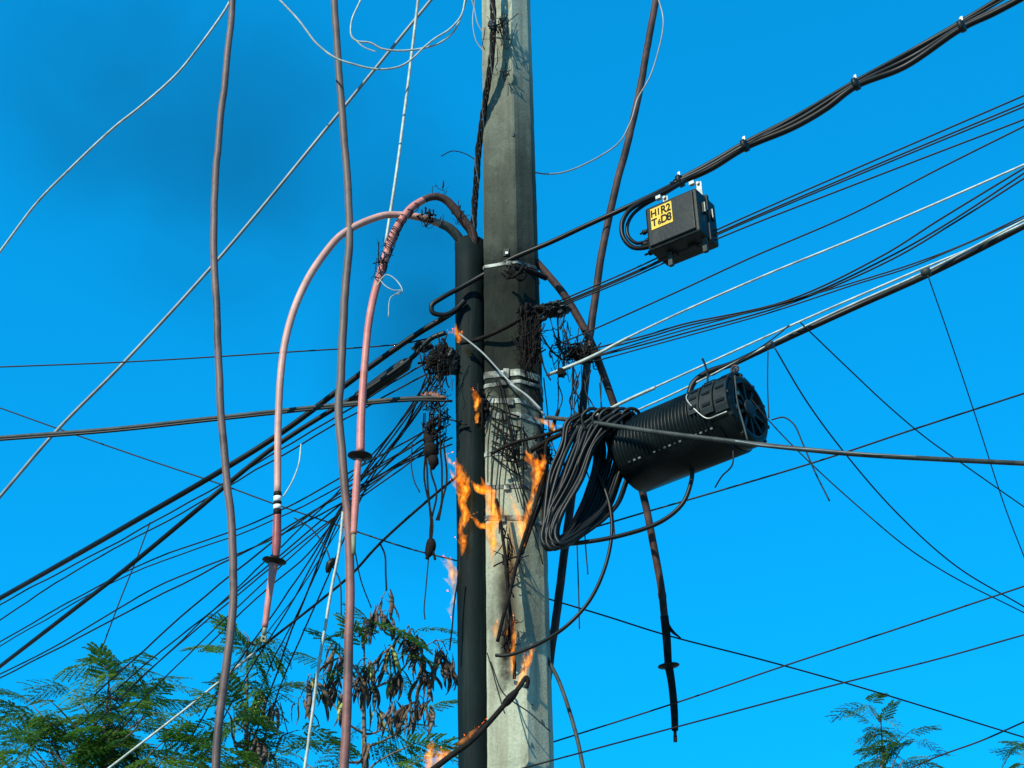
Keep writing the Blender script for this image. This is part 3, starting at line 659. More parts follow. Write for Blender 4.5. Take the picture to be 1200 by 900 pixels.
# --- loose heavy cables hanging from above
wire([(275, -60), (273, 0), (268, 50), (261, 117), (253, 200), (250.5, 300), (255, 383), (259, 483), (266, 560), (272, 625), (274, 660), (273, 715), (267, 775), (258, 835), (252, 905), (249, 960)], (7.2, 6.8), 9.2, 'brown', 'grey brown cable hanging in a slow bend, farthest from the pole', 'cable', 'heavy brown cables hanging loose', 'hanging_cable', sides=12, jit=.006)
wire([(391, -60), (392, 0), (396, 70), (402, 140), (408, 220), (409, 290), (404, 360), (400, 430), (397, 490), (401, 535), (405, 580), (409, 640), (410, 710), (407, 800), (403, 905), (402, 960)], (7.7, 7.3, 6.95), 10, 'brownred', 'grey brown cable, redder at its low end, hanging between the two pink terminations', 'cable', 'heavy brown cables hanging loose', 'hanging_cable', sides=12, jit=.006)
wire([(778, -60), (768, 0), (756, 70), (742, 140), (722, 220), (705, 300), (697, 350), (690, 410), (685, 455), (680, 510), (672, 570), (662, 640), (655, 695), (648, 750), (641, 800), (637, 840)], (7.9, 7.9), 9.5, 'darkbrown', 'dark brown cable hanging slanted behind the coil, right of the pole', 'cable', 'heavy brown cables hanging loose', 'hanging_cable', sides=12, jit=.006)

# --- wires on the left
wire([(0, 295), (43, 238), (80, 200), (133, 150), (167, 123), (207, 87), (233, 55), (263, 13), (273, -5)], (9, 7.6), 3.0, 'pale', 'pale strand bending up behind the farthest hanging brown cable', 'wire', None, 'steel_strand')
wire([(0, 582), (68, 503), (147, 423), (260, 299), (397, 133), (505, 0)], (9, 7.9), 4.0, 'dullstrand', 'long straight pale strand crossing the two hanging brown cables', 'wire', None, 'steel_strand')
wire([(452, 285), (465, 200), (478, 100), (490, 0)], (7.6, 7.8), 3.6, 'pale', 'thin white cord dropping behind the arch of the pale pink cable', 'cord', None, 'white_cord')
wire([(328, 0), (351, 25), (371, 51), (393, 68), (416, 76), (442, 81), (467, 78), (484, 68), (495, 57), (510, 45), (527, 34), (541, 17), (546, -3)], (7.1, 7.5), 2.4, 'pale', 'slack pale wire looping in front of the brown cable high up', 'wire', None, 'slack_wire', jit=.004)
wire([(424, -3), (412, 25), (412, 42), (418, 48), (434, 50), (450, 58), (484, 59), (512, 52), (531, 38), (540, 20), (547, -3)], (7.2, 7.5), 2.4, 'pale', 'slack kinked pale wire looping above the lower slack loop', 'wire', None, 'slack_wire', jit=.004)
wire([(418, 48), (426, 55), (441, 61)], (7.2, 7.2), 1.5, 'pale', 'short frayed end of the kinked slack wire', 'wire', None, 'frayed_end', ext=0)
wire([(612, 196), (632, 203), (655, 203), (690, 190), (725, 167), (738, 145), (748, 115), (762, 90), (775, 45), (777, 22), (771, -4)], (7.6, 7.6), 1.9, 'dullstrand', 'thin curved wire from the pole up along the slanted brown cable', 'wire', None, 'slack_wire', jit=.004)
wire([(0, 430), (150, 424), (330, 413), (470, 403), (500, 397)], (8.2, 7.6), 1.8, 'wire', 'lone thin near level wire left of the charred lump', 'wire')
wire([(0, 513), (130, 503), (250, 490), (400, 474), (480, 467), (522, 466)], (7.9, 7.4), 5.5, 'greycable', 'thick grey cable running level to the burning end beside the riser pipe', 'cable', None, 'service_cable')
wire([(0, 515.5), (130, 505.5), (250, 492.5), (400, 476.5), (480, 469.5), (530, 470)], (7.87, 7.37), 3, 'black', 'thin black cable lashed under the thick grey level cable', 'cable', None, 'lashed_cable')
wire([(0, 478), (67, 502), (165, 536), (260, 568), (320, 590), (403, 618), (480, 643), (535, 657)], (9.5, 8), 1.8, 'wire', 'thin wire sloping down rightward across the fan of wires', 'wire')
wire([(545, 352), (533, 364), (488, 392), (435, 429), (400, 455), (330, 507), (257, 553), (173, 602), (90, 650), (0, 701)], (7.46, 8.2, 11.5), 7.0, 'black', 'upper heavy black cable descending left from the loop at the riser pipe', 'cable', 'heavy black cables descending left', 'descending_cable')
wire([(522, 390), (505, 397), (482, 420), (430, 457), (390, 480), (320, 525), (260, 573), (228, 600), (147, 667), (83, 717), (0, 781)], (7.48, 8.2, 12), 6.0, 'black', 'lower heavy black cable descending left through the fat splice', 'cable', 'heavy black cables descending left', 'descending_cable')
spl, _ = tubes('splice_sleeve', [(482, 421), (477, 425), (474, 428), (458, 439), (432, 458), (420, 466), (415, 470)], (7.82, 8.05), (5, 13, 16, 16, 16, 14, 5), 'boxpl', None); tag(spl, 'fat black splice sleeve on the heavy cable left of the lump', 'splice')
GF = 'thin wires fanning down left from the pole'
random.seed(11)
def fan(lst, lab, m='wire', Yend=11, w=1.75, pre=None):
    for i, pts in enumerate(lst): wire(pts, (7.5, Yend + random.uniform(-.6, .6)), w + random.uniform(-.25, .4), m, (pre[i] + ' ' if pre else '') + lab, 'wire', GF, 'fan_wire', jit=.006)
fan([[(500, 425), (390, 491), (200, 601), (90, 660), (0, 708)], [(505, 435), (390, 499), (213, 601), (90, 668), (0, 727)]], 'thin wire of the pair running under the upper heavy black cable', pre=('upper', 'lower'))
fan([[(528, 488), (410, 554), (317, 604), (160, 664), (0, 752)], [(528, 497), (420, 558), (317, 611), (150, 674), (0, 757)], [(530, 512), (400, 580), (317, 630), (150, 717), (0, 795)]], 'thin wire of the three fanning left below the lower heavy black cable', pre=('topmost', 'middle', 'lowest'))
fan([[(520, 500), (410, 570), (273, 672), (157, 772), (110, 815)], [(522, 508), (420, 575), (273, 697), (150, 796), (95, 850)], [(525, 512), (410, 592), (270, 704), (165, 795), (110, 850)], [(515, 505), (400, 600), (267, 722), (177, 810), (120, 870)],
     [(512, 440), (430, 540), (330, 640), (250, 715), (160, 800)]], 'thin wire fanning left down into the leafy treetop', Yend=9.6)
fan([[(512, 438), (455, 520), (402, 590), (373, 640), (327, 710), (262, 800), (215, 880)], [(516, 440), (460, 520), (401, 592), (376, 642), (340, 708), (285, 800), (236, 890)], [(508, 436), (440, 535), (400, 596), (380, 640), (356, 706), (331, 767), (313, 820), (290, 890)],
     [(520, 442), (470, 512), (402, 600), (383, 640), (353, 710), (322, 770), (296, 830)]], 'thin wire drooping steeply from the charred lump down behind the pods', Yend=9.2)
fan([[(505, 430), (497, 470), (440, 545), (390, 630), (345, 700), (290, 770)], [(525, 480), (480, 520), (400, 600), (360, 650), (300, 702), (240, 760)], [(530, 520), (470, 545), (400, 590), (300, 640), (180, 690), (60, 760), (0, 790)], [(500, 440), (480, 490), (430, 570), (400, 640), (360, 730), (330, 800), (305, 880)]],
    'thin wire sagging loosely through the middle of the fan', Yend=9.8, w=1.6)
wire([(536, 558), (503, 585), (445, 637), (412, 673), (380, 700), (318, 749), (271, 787)], (7.45, 9), 3.2, 'wire', 'single dark wire slanting left from the flames at the riser pipe', 'wire', None, 'service_wire')
wire([(300, 763), (271, 787), (220, 829), (180, 860), (128, 900)], (8.8, 9), 3.0, 'pale', 'pale wire slanting down in front of the leafy treetop', 'wire', None, 'service_wire')
wire([(176, 612), (160, 655), (140, 705), (115, 772)], (10, 9.8), 1.6, 'wire', 'thin wire dropping nearly straight into the leafy treetop', 'wire', None, 'drop_wire')
wire([(353, 520), (350, 545), (342, 565), (332, 582)], (7.3, 7.2), 1.8, 'pale', 'short pale cord end tied at the black and white tape', 'cord', None, 'cord_end', jit=.003)
wire([(402, 600), (398, 640), (388, 695), (374, 780), (364, 850), (357, 905)], (7.5, 7.4), 4, 'pale', 'pale cord dropping down in front of the brown pods', 'cord', None, 'white_cord', jit=.004)
wire([(345, 607), (365, 620), (383, 645), (388, 660), (398, 680), (400, 720)], (7.9, 7.8), 1.8, 'wire', 'thin wire carrying a small black clamp beside the brown cable', 'wire', None, 'slack_wire')
b = MB(); c = at(387, 661, 7.84); b.tube([c + Vector((.012, 0, .035)), c + Vector((.016, 0, .02)), c, c + Vector((-.012, 0, -.03)), c + Vector((-.014, 0, -.05))], [.008, .022, .025, .016, .008], 8); tag(b.build('wire_clamp', M['black']), 'small black wire clamp near the brown cable above the pods', 'clamp')
wire([(446, 638), (451, 650), (452, 672), (453, 692)], (7.9, 7.9), 2.2, 'wire', 'short wire tail hooking down from the single slanting wire', 'wire', None, 'wire_tail')
wire([(415, 640), (423, 680), (435, 712)], (7.3, 8.2), 1.6, 'wire', 'thin wire curving down from the pink termination stub', 'wire', None, 'wire_tail')
wire([(483, 520), (482, 545), (486, 565), (492, 577)], (7.6, 7.6), 1.5, 'wire', 'small curled wire end hanging from the left tangle', 'wire', None, 'wire_tail')
# dangling charred cluster left of the pipe
random.seed(3)
GD = 'charred drop wires dangling left of the riser pipe'
for pts in ([(497, 505), (500, 540), (502, 575), (505, 615), (504, 640)], [(508, 510), (505, 550), (512, 580), (506, 612), (504, 642)], [(515, 505), (518, 555), (517, 590), (511, 610)], [(503, 500), (498, 530), (497, 560), (503, 590), (507, 612), (504, 640)], [(520, 520), (524, 560), (519, 585), (514, 610)]):
    wire(pts, (7.45, 7.42), 2.4, 'soft', 'charred drop wire dangling in a bunch left of the riser pipe', 'wire', GD, 'dangling_wire', jit=.006)
wire([(503, 645), (499, 690), (497, 715), (498, 726)], (7.42, 7.42), 1.6, 'wire', 'thin wire tail below the black weight', 'wire', None, 'wire_tail')
b = MB(); P = path([(505, 632), (505, 640), (502, 650), (500, 655)], 7.42, 4, 0, 0); b.tube(P, [.010 + .018 * math.sin(math.pi * min(1, i / (len(P) - 1) + .15)) for i in range(len(P))], 8)
P = path([(506, 640), (509, 652), (510, 656)], 7.41, 3, 0, 0); b.tube(P, .007, 6); tag(b.build('burnt_connector', M['soft']), 'black burnt connector at the end of the dangling wires', 'connector')
b = MB()
for (x, y, r1) in ((504, 528, .045), (502, 518, .03), (507, 540, .03)):
    P = path([(x - 3, y - 9), (x + 1, y), (x, y + 10)], 7.44, 3, 0, 0); b.tube(P, [.012, r1 * .7, r1, r1 * .95, r1, r1 * .6, .01][:len(P)], 8)
tag(b.build('burnt_clamp', M['soft']), 'lumpy charred clamp above the dangling wires left of the pipe', 'clamp')

# --- charred lumps
def lump(name, px, py, Y, rx, ry, m, label, cat, seed=0, amp=.35, fy=.8):
    bm = bmesh.new(); bmesh.ops.create_icosphere(bm, subdivisions=4, radius=1)
    c = at(px, py, Y); k = mpp(c)
    for x in bm.verts:
        n0 = noise.fractal(x.co * 2.2 + Vector((seed, 0, 0)), 1, 2, 4); d = 1 + amp * n0
        x.co = Vector((x.co.x * rx * k * d, x.co.y * rx * fy * k * d, x.co.z * ry * k * d))
    me = bpy.data.meshes.new(name); bm.to_mesh(me); bm.free(); me.materials.append(M[m])
    o = bpy.data.objects.new(name, me); C.objects.link(o); o.location = c; return tag(o, label, cat)
lump('burnt_splice', 519, 423, 7.52, 17, 19, 'boxpl', 'melted dark lump of a burnt splice case left of the riser pipe', 'splice case', 3, .55)
lump('burnt_insulator', 496, 406, 7.6, 11, 6, 'boxpl', 'small pointed melted insulator above the burnt splice case', 'insulator', 9, .4)
lump('burnt_clamp', 651, 363, 7.42, 15, 8, 'boxpl', 'charred clamp jutting from the right of the pole by the brown cable', 'clamp', 14, .5)
lump('burnt_connector', 684, 414, 7.5, 14, 10, 'boxpl', 'knotted charred connector where the brown cables cross', 'connector', 21, .7)
lump('burnt_connector', 658, 437, 7.3, 5, 6, 'soft', 'small charred knob under the pale spiral dead end', 'connector', 4, .5)
lump('burnt_connector', 577, 29, 7.25, 5, 8, 'black', 'small black knob on the wire braid high on the pole', 'connector', 5, .25)

# --- tangles of hair-thin burnt wires (nobody could count them)
def tangle(px, py, Y, rx, ry, n, m, label, wpx=1.8, depth=.08, seed=1, down=0.0, steps=5, radial=False, name='wire_tangle', drape=.84):
    """burnt strands: sagging loops between two catch points, loose tails that hang, a few wild ends"""
    random.seed(seed); b = MB(); c0 = at(px, py, Y); k = mpp(c0)
    def spot(s=.5): return Vector((random.gauss(0, s) * rx * k, random.gauss(0, .4) * depth, random.gauss(0, s) * ry * k))
    for i in range(n):
        w_ = wpx * .5 * k * random.choice((.5, .6, .8, 1.0, 1.0, 1.7)); t = random.random()
        if t < drape * .6:
            p, q = spot(), spot(); sag = abs(random.gauss(.25, .2)) * (p - q).length + .01
            pts = [p, p.lerp(q, .3) - Vector((0, 0, sag * .8)), p.lerp(q, .6) - Vector((random.uniform(-.02, .02), 0, sag)), q]
        elif t < drape:
            p = spot(); l = random.uniform(.3, 1.0) * ry * k; s1 = random.uniform(-.25, .25)
            pts = [p + Vector((0, 0, .02)), p + Vector((s1 * l * .4, random.uniform(-.02, .02), -l * .4)), p + Vector((s1 * l, random.uniform(-.02, .02), -l * .75)), p + Vector((s1 * l * 1.4 + random.uniform(-.02, .02), 0, -l))]
        else:
            p = spot(); d = Vector((random.gauss(0, 1), random.gauss(0, .3), random.gauss(0, .8))).normalized(); l = (rx + ry) * k * random.uniform(.25, .8)
            bow = Vector((random.uniform(-.18, .18), 0, random.uniform(-.2, .12))) * l
            pts = [p - d * l * .5, p - d * l * .15 + bow, p + d * l * .2 + bow, p + d * l * .5]
        P = smooth([c0 + Vector((v_.x, max(-depth, min(depth, v_.y)), v_.z)) for v_ in pts], 5)
        b.tube(P, w_, 5)
    o = b.build(name, M[m]); tag(o, label, 'wires', None, 'stuff'); return o
tangle(622, 396, 7.29, 16, 34, 150, 'soft', 'dense burnt wire tangle clinging to the pole above the top strap', 1.2, .05, 1)
tangle(628, 362, 7.28, 16, 9, 30, 'soft', 'burnt cable knot across the pole beside the charred clamp', 3.2, .05, 2)
tangle(606, 318, 7.27, 20, 8, 14, 'soft', 'scorched strands around the pole just under the bolt recess', 3.2, .03, 22)
tangle(683, 412, 7.48, 18, 11, 90, 'soft', 'burnt wire tangle wrapped round the crossing brown cables', 1.8, .07, 3)
tangle(514, 420, 7.46, 17, 19, 80, 'soft', 'burnt strands matted over the melted splice case', 1.8, .08, 4)
tangle(508, 500, 7.46, 14, 17, 50, 'soft', 'knot of burnt strands above the dangling bunch', 1.7, .06, 5)
tangle(606, 520, 7.28, 20, 26, 46, 'soft', 'burnt strands criss-crossing the strapped part of the pole', 1.2, .03, 6)
tangle(638, 530, 7.28, 11, 15, 50, 'soft', 'blackened mat of strands on the right of the pole above the orange flame', 2.0, .05, 61)
tangle(664, 405, 7.45, 22, 40, 52, 'wire', 'loose thin strands in the gap between pole and brown cables', 1.3, .10, 8)
tangle(505, 253, 7.42, 15, 9, 26, 'soft', 'frizzy burnt strands caught in the arch of the pink cables', 1.2, .04, 9)
tangle(535, 250, 7.45, 12, 20, 14, 'soft', 'thin burnt hairs standing off the pink cables at the pipe mouth', .9, .04, 10)
tangle(448, 300, 7.25, 12, 26, 12, 'soft', 'fine burnt hairs sticking out of the wrapped pink cable', .9, .03, 101)
tangle(563, 476, 7.38, 8, 22, 60, 'soft', 'crumbled charred strands burning on the riser pipe', 2.2, .05, 12)
tangle(597, 742, 7.29, 8, 26, 40, 'soft', 'nest of burnt strands glowing low on the pole', 1.8, .03, 13)
tangle(586, 30, 7.29, 12, 30, 30, 'soft', 'thin dry strands spread over the upper pole', 1.1, .02, 14)
tangle(590, 85, 7.31, 10, 16, 9, 'soft', 'few dry twiggy strands below the knob on the pole', 1.0, .015, 15)
tangle(515, 250 - 30, 7.45, 14, 10, 7, 'soft', 'few hairs standing above the arched cable', .8, .03, 18)
tangle(512, 470, 7.47, 17, 42, 46, 'wire', 'loose thin strands hanging between the melted splice case and the dangling bunch', 1.2, .08, 71)
tangle(598, 640, 7.27, 12, 45, 18, 'soft', 'thin burnt strands hanging on the pole face between the flames', 1.2, .02, 72, drape=.9)
for pts, lab in (([(441, 335), (452, 322), (464, 328), (471, 342), (458, 348), (455, 372)], 'curled pale fibre peeling off the wrapped pink cable'), ([(443, 325), (452, 335), (462, 340), (470, 340), (460, 347)], 'short pale fibre wisp beside the curled fibre on the pink cable')):
    wire(pts, (7.24, 7.2), 1.2, 'pale', lab, 'fibre', None, 'fibre_wisp', jit=.003)
for pts, lab in (([(568, 62), (558, 48), (554, 25), (557, -3)], 'pale fibre curling off the edge of the upper pole'), ([(567, 40), (560, 28), (556, 10), (552, -3)], 'second pale fibre curling beside the upper pole edge')):
    wire(pts, (7.4, 7.4), 1.3, 'dullstrand', lab, 'fibre', None, 'fibre_wisp', jit=.003)
# hanging strands right of the pole, and strands over its strapped face
random.seed(21)
for i in range(13):
    x = random.uniform(644, 704); y = random.uniform(428, 452); l = random.uniform(50, 130)
    wire([(x, y), (x + random.uniform(-6, 6), y + l * .35), (x + random.uniform(-10, 6), y + l * .7), (x + random.uniform(-14, 8), y + l)], (7.45, 7.42), 1.5, 'wire', 'thin burnt strand dangling between the pole and the coil', 'wire', 'strands dangling right of the pole', 'dangling_wire', jit=.006)
for i in range(14):
    x = random.uniform(576, 640); y = random.uniform(440, 545); dx = random.uniform(-30, 40); l = random.uniform(60, 150)
    x1 = max(572, min(642, x + dx)); xm = (x + x1) / 2 + random.uniform(-5, 5)
    wire([(x, y), (xm, y + l * .5), (x1, y + l)], (front_y(x, y, .03), front_y(xm, y + l * .5, .04), front_y(x1, y + l, .03)), 1.5, 'soft', 'thin burnt strand draped down the strapped face of the pole', 'wire', 'strands draped on the pole face', 'draped_wire', jit=.004)
for i in range(7):
    y = 478 + i * 9 + random.uniform(-3, 3); y1 = y + random.uniform(5, 34)
    wire([(576, y), (605, (y + y1) / 2 + 4), (640, y1)], (front_y(576, y, .02), front_y(605, y, .02), front_y(640, y1, .03)), 2.0, 'soft', 'burnt strand wound aslant round the strapped part of the pole', 'wire', 'strands wound round the pole', 'wound_wire', jit=.003)
# cables over the pole
wire([(538, 391), (565, 413), (597, 447), (620, 467), (638, 486)], (7.40, 7.30, 7.20), 2.4, 'dullstrand', 'pale scorched strand slanting over pipe and pole from the small flame', 'wire', None, 'scorched_strand')
wire([(598, 450), (618, 464), (634, 480)], (7.27, 7.2), 2.8, 'dullstrand', 'doubled pale grip on the slanting scorched strand', 'grip', None, 'strand_grip', ext=0)
wire([(583, 752), (590, 722), (597, 697), (607, 655), (615, 628), (628, 590), (638, 556), (641, 535)], (7.24, 7.18, 7.22), 4.4, 'soft', 'burnt black cable slanting up the pole face from the lower nest', 'cable', None, 'burnt_cable')
wire([(603, 795), (602, 765), (597, 705), (592, 650), (586, 610), (582, 585)], (7.27, 7.24, 7.26), 4.0, 'soft', 'burnt black cable running down the pole face through the flames', 'cable', None, 'burnt_cable', jit=.006)
wire([(655, 480), (640, 520), (640, 560), (622, 620), (612, 650)], (7.2, 7.24), 4.5, 'soft', 'crusted black cable under the orange flame on the pole', 'cable', None, 'burnt_cable', jit=.01)
wire([(622, 528), (650, 512), (690, 495), (715, 482)], (7.24, 7.12), 6, 'soft', 'charred cable stub slanting from the pole to the coil', 'cable', None, 'burnt_cable', jit=.006)
wire([(575, 532), (600, 520), (640, 509), (690, 492)], (7.25, 7.15), 4, 'soft', 'charred cable wound over the pole face into the coil', 'cable', None, 'burnt_cable', jit=.005)
wire([(540, 402), (560, 398), (590, 385), (615, 371), (638, 357)], (7.42, 7.3, 7.33), 5.5, 'soft', 'charred cable rising over pipe and pole to the charred clamp', 'cable', None, 'burnt_cable', jit=.004)
wire([(600, 313), (622, 318), (640, 326)], (7.27, 7.42), 7, 'soft', 'charred cable end bent round the pole under the bolt recess', 'cable', None, 'burnt_cable')
wire([(503, 905), (528, 886), (545, 874), (558, 863), (575, 845), (597, 819), (608, 806), (617, 794), (618.5, 798), (617, 806)], (7.25, 7.18, 7.14, 7.16), 6.5, 'soft', 'stiff burnt cable end slanting across the foot of the pipe and pole', 'cable', None, 'burnt_cable', taper=(1.2, .8), jit=.003)
b = MB(); P = path([(590, 827), (598, 818), (606, 809)], 7.15, 5, 0, 0); b.tube(P, [.012, .017, .02, .021, .021, .022, .021, .02, .018, .016, .012][:len(P)], 8); tag(b.build('melted_sheath', M['soft']), 'swollen melted sheath on the stiff burnt cable end', 'sheath')
for pts, lab in (([(571, 765), (578, 790), (588, 825), (592, 836)], 'thin wire dropping beside the pipe at the foot of the pole'), ([(575, 775), (590, 812), (620, 835), (645, 857)], 'thin wire slanting down across the pale foot of the pole')):
    wire(pts, (7.2, 7.2), 1.5, 'wire', lab, 'wire', None, 'draped_wire', jit=.004)
wire([(537, 675), (532, 710), (530, 735), (527, 762)], (7.45, 7.45), 2, 'soft', 'burnt wire end hanging along the left of the riser pipe', 'wire', None, 'hanging_wire', jit=.003)

# --- twisted braid on the upper pole
random.seed(9)
for i in range(5):
    ph = i * 1.26; P = path([(576, -40), (577, 0), (578, 40), (573, 90), (566, 135), (560, 185), (557, 230), (554, 272)], (7.27, 7.27, 7.42, 7.5), 14, 0, 0)
    q = [p + Vector((math.cos(ph + k * .33) * .014, math.sin(ph + k * .33) * .012, 0)) for k, p in enumerate(P)]
    b = MB(); b.tube(q, .0058 if i else .009, 6); tag(b.build('braided_wire', M['soft'] if i < 4 else M['greycable']), 'dark wire of the twisted braid running down the upper pole edge', 'wire', 'braid on the upper pole')
wire([(557, 187), (545, 180), (530, 177), (517, 183)], (7.45, 7.45), 1.2, 'soft', 'single hair curling off the braid into the sky', 'wire', None, 'frayed_end')

# ------------------------------------------------------------------ flames
tex = bpy.data.textures.new('flame_noise', 'CLOUDS'); tex.noise_scale = .03; tex.noise_depth = 3
frnd = random.Random(77)
def flame(label, tongues, m='flame', vox=.0045, disp=.014):
    """tongues: lists of (x, y, width_px, Y)"""
    def body(scale, licks):
        b = MB()
        for tg in tongues:
            pts = smooth([at(x, y, Y) for (x, y, w_, Y) in tg], 6)
            ws = [q[2] for q in tg]; k = len(pts); rad = []
            for i, p in enumerate(pts):
                t = i / (k - 1) * (len(ws) - 1); a = min(int(t), len(ws) - 2); rad.append(max(.5 * mpp(p) * (ws[a] + (ws[a + 1] - ws[a]) * (t - a)) * scale, .0015))
            b.tube(pts, rad, 10)
            if licks:
                for i in range(2, k - 2):
                    if rad[i] > .008 and frnd.random() < .42:
                        l = rad[i] * frnd.uniform(1.8, 3.6); d = Vector((frnd.uniform(-.9, .55), frnd.uniform(-.3, .3), 1)).normalized(); side = Vector((frnd.choice((-1, 1)) * rad[i] * .7, 0, 0))
                        p0 = pts[i] + side; b.tube(smooth([p0, p0 + d * l * .5 + side * .4, p0 + d * l + Vector((frnd.uniform(-.01, .01), 0, 0))], 4), [rad[i] * .5 * (1 - q / 8) + .001 for q in range(9)], 7)
        return b
    o = body(1.0, True).build('flame', M[m]); tag(o, label, 'flame', 'flames on the burning pole')
    c = body(.5, False).build('core', M['flamecore' if m == 'flame' else 'flamepale'], o)
    for q in (o, c):
        md = q.modifiers.new('weld', 'REMESH'); md.mode = 'VOXEL'; md.voxel_size = vox
        dm = q.modifiers.new('lick', 'DISPLACE'); dm.texture = tex; dm.strength = disp; dm.mid_level = .55; dm.texture_coords = 'GLOBAL'
    return o
flame('small pinkish flame on the riser pipe beside the burnt splice case', [[(537, 402, 5, 7.42), (538, 394, 9, 7.41), (535, 386, 5, 7.4), (534, 377, 1, 7.4)], [(538, 393, 7, 7.41), (530, 389, 5, 7.41), (523, 391, 1, 7.42)]], 'flame')
flame('small orange flame on the charred crumbs of the riser pipe', [[(557, 482, 4, 7.34), (559, 470, 9, 7.33), (556, 462, 6, 7.33), (554, 453, 1, 7.33)], [(560, 472, 7, 7.33), (564, 466, 2, 7.33)]])
flame('tiny ember flame low on the charred crumbs of the pipe', [[(559, 496, 4, 7.34), (558, 488, 5, 7.33), (560, 482, 1, 7.33)]])
flame('pink flame on the end of the thick level cable left of the pipe', [[(493, 463, 3, 7.4), (503, 461, 5, 7.38), (515, 464, 4, 7.37), (526, 466, 1, 7.37)], [(500, 462, 4, 7.38), (497, 457, 1, 7.38)]], 'flamepale')
flame('pink flame licking the charred cable at the right of the pole', [[(650, 505, 4, 7.15), (645, 497, 9, 7.15), (635, 493, 6, 7.15), (622, 487, 1, 7.16)]], 'flamepale')
flame('pinkish flame where the grey cable leaves the pole', [[(666, 516, 2, 7.1), (668, 508, 7, 7.1), (675, 502, 6, 7.08), (660, 500, 4, 7.1), (650, 498, 1, 7.12)]], 'flamepale')
flame('bright forked orange flame on the right edge of the pole', [[(612, 628, 4, 7.18), (617, 605, 8, 7.18), (623, 585, 6, 7.18), (629, 562, 9, 7.17), (631, 548, 15, 7.16), (623, 538, 9, 7.16), (615, 527, 2, 7.17)], [(630, 552, 14, 7.16), (636, 542, 9, 7.16), (639, 532, 2, 7.16)], [(630, 546, 10, 7.16), (630, 536, 3, 7.16)]])
flame('yellow flame inside the slanting burnt cables on the pole face', [[(612, 625, 6, 7.2), (607, 605, 9, 7.2), (602, 590, 4, 7.2), (598, 580, 1, 7.2)], [(610, 622, 8, 7.2), (614, 640, 3, 7.2)]])
flame('tall ragged orange flame along the left edge of the riser pipe', [[(541, 652, 4, 7.47), (543, 636, 9, 7.46), (540, 620, 7, 7.46), (546, 604, 11, 7.45), (541, 588, 10, 7.45), (545, 574, 14, 7.45), (539, 562, 12, 7.45), (537, 549, 9, 7.45), (534, 536, 2, 7.45)], [(538, 565, 10, 7.45), (531, 557, 6, 7.45), (526, 548, 1, 7.45)], [(546, 572, 8, 7.44), (551, 563, 2, 7.44)]])
flame('wisp of pink flame floating left of the riser pipe', [[(533, 547, 2, 7.5), (526, 540, 5, 7.5), (522, 534, 4, 7.5), (532, 529, 1, 7.5)]], 'flamepale')
flame('orange flame tongue reaching from pipe to pole face', [[(552, 563, 2, 7.38), (560, 573, 9, 7.34), (572, 575, 12, 7.26), (580, 577, 6, 7.24)], [(572, 574, 10, 7.28), (566, 565, 4, 7.3), (563, 557, 1, 7.32)], [(577, 576, 12, 7.24), (576, 590, 10, 7.24), (579, 605, 12, 7.24), (575, 620, 13, 7.24), (577, 634, 8, 7.24), (575, 645, 2, 7.24)], [(576, 617, 9, 7.26), (563, 616, 7, 7.32), (556, 608, 5, 7.35), (551, 605, 3, 7.36), (560, 600, 1, 7.36)], [(580, 612, 9, 7.24), (586, 600, 5, 7.24), (585, 592, 1, 7.24)]])
flame('small star shaped yellow flame on the pole beside the pipe', [[(578, 668, 2, 7.26), (577, 652, 5, 7.25), (578, 638, 11, 7.25), (574, 632, 3, 7.25)], [(577, 640, 8, 7.25), (584, 643, 2, 7.25)]])
flame('pale rose flame flickering left of the pipe below the tall flame', [[(534, 700, 2, 7.5), (532, 684, 8, 7.5), (531, 672, 13, 7.5), (527, 660, 8, 7.5), (519, 651, 1, 7.5)], [(533, 690, 8, 7.5), (526, 682, 5, 7.5), (519, 677, 1, 7.5)], [(531, 735, 1, 7.5), (528, 716, 5, 7.5), (532, 700, 6, 7.5), (529, 690, 2, 7.5)], [(529, 718, 5, 7.5), (524, 711, 1, 7.5)]], 'flamepale')
flame('thin orange flame in the nest low on the pole', [[(580, 748, 3, 7.25), (581, 735, 6, 7.24), (585, 720, 1, 7.24)], [(600, 790, 5, 7.24), (601, 765, 7, 7.23), (603, 740, 5, 7.23), (601, 715, 2, 7.23)], [(594, 745, 4, 7.23), (595, 730, 1, 7.23)]])
flame('broader orange flame right of the low burnt nest', [[(613, 800, 2, 7.22), (614, 787, 9, 7.22), (619, 775, 9, 7.21), (623, 763, 6, 7.21), (625, 752, 1, 7.21)], [(612, 790, 8, 7.22), (605, 805, 3, 7.22), (602, 775, 1, 7.22)], [(613, 780, 7, 7.21), (615, 760, 1, 7.21)]])
flame('red orange flame at the burning cable end beneath the pods', [[(506, 906, 14, 7.25), (503, 888, 14, 7.25), (507, 873, 6, 7.25), (504, 862, 1, 7.25)], [(510, 898, 14, 7.24), (518, 885, 9, 7.23), (523, 876, 2, 7.23)], [(512, 900, 12, 7.24), (523, 884, 9, 7.22), (530, 879, 2, 7.2)]])
flame('streak of pink flame along the stiff burnt cable', [[(530, 876, 2, 7.17), (540, 870, 7, 7.15), (550, 862, 6, 7.14), (563, 850, 3, 7.14), (572, 840, 1, 7.13)]], 'flamepale')

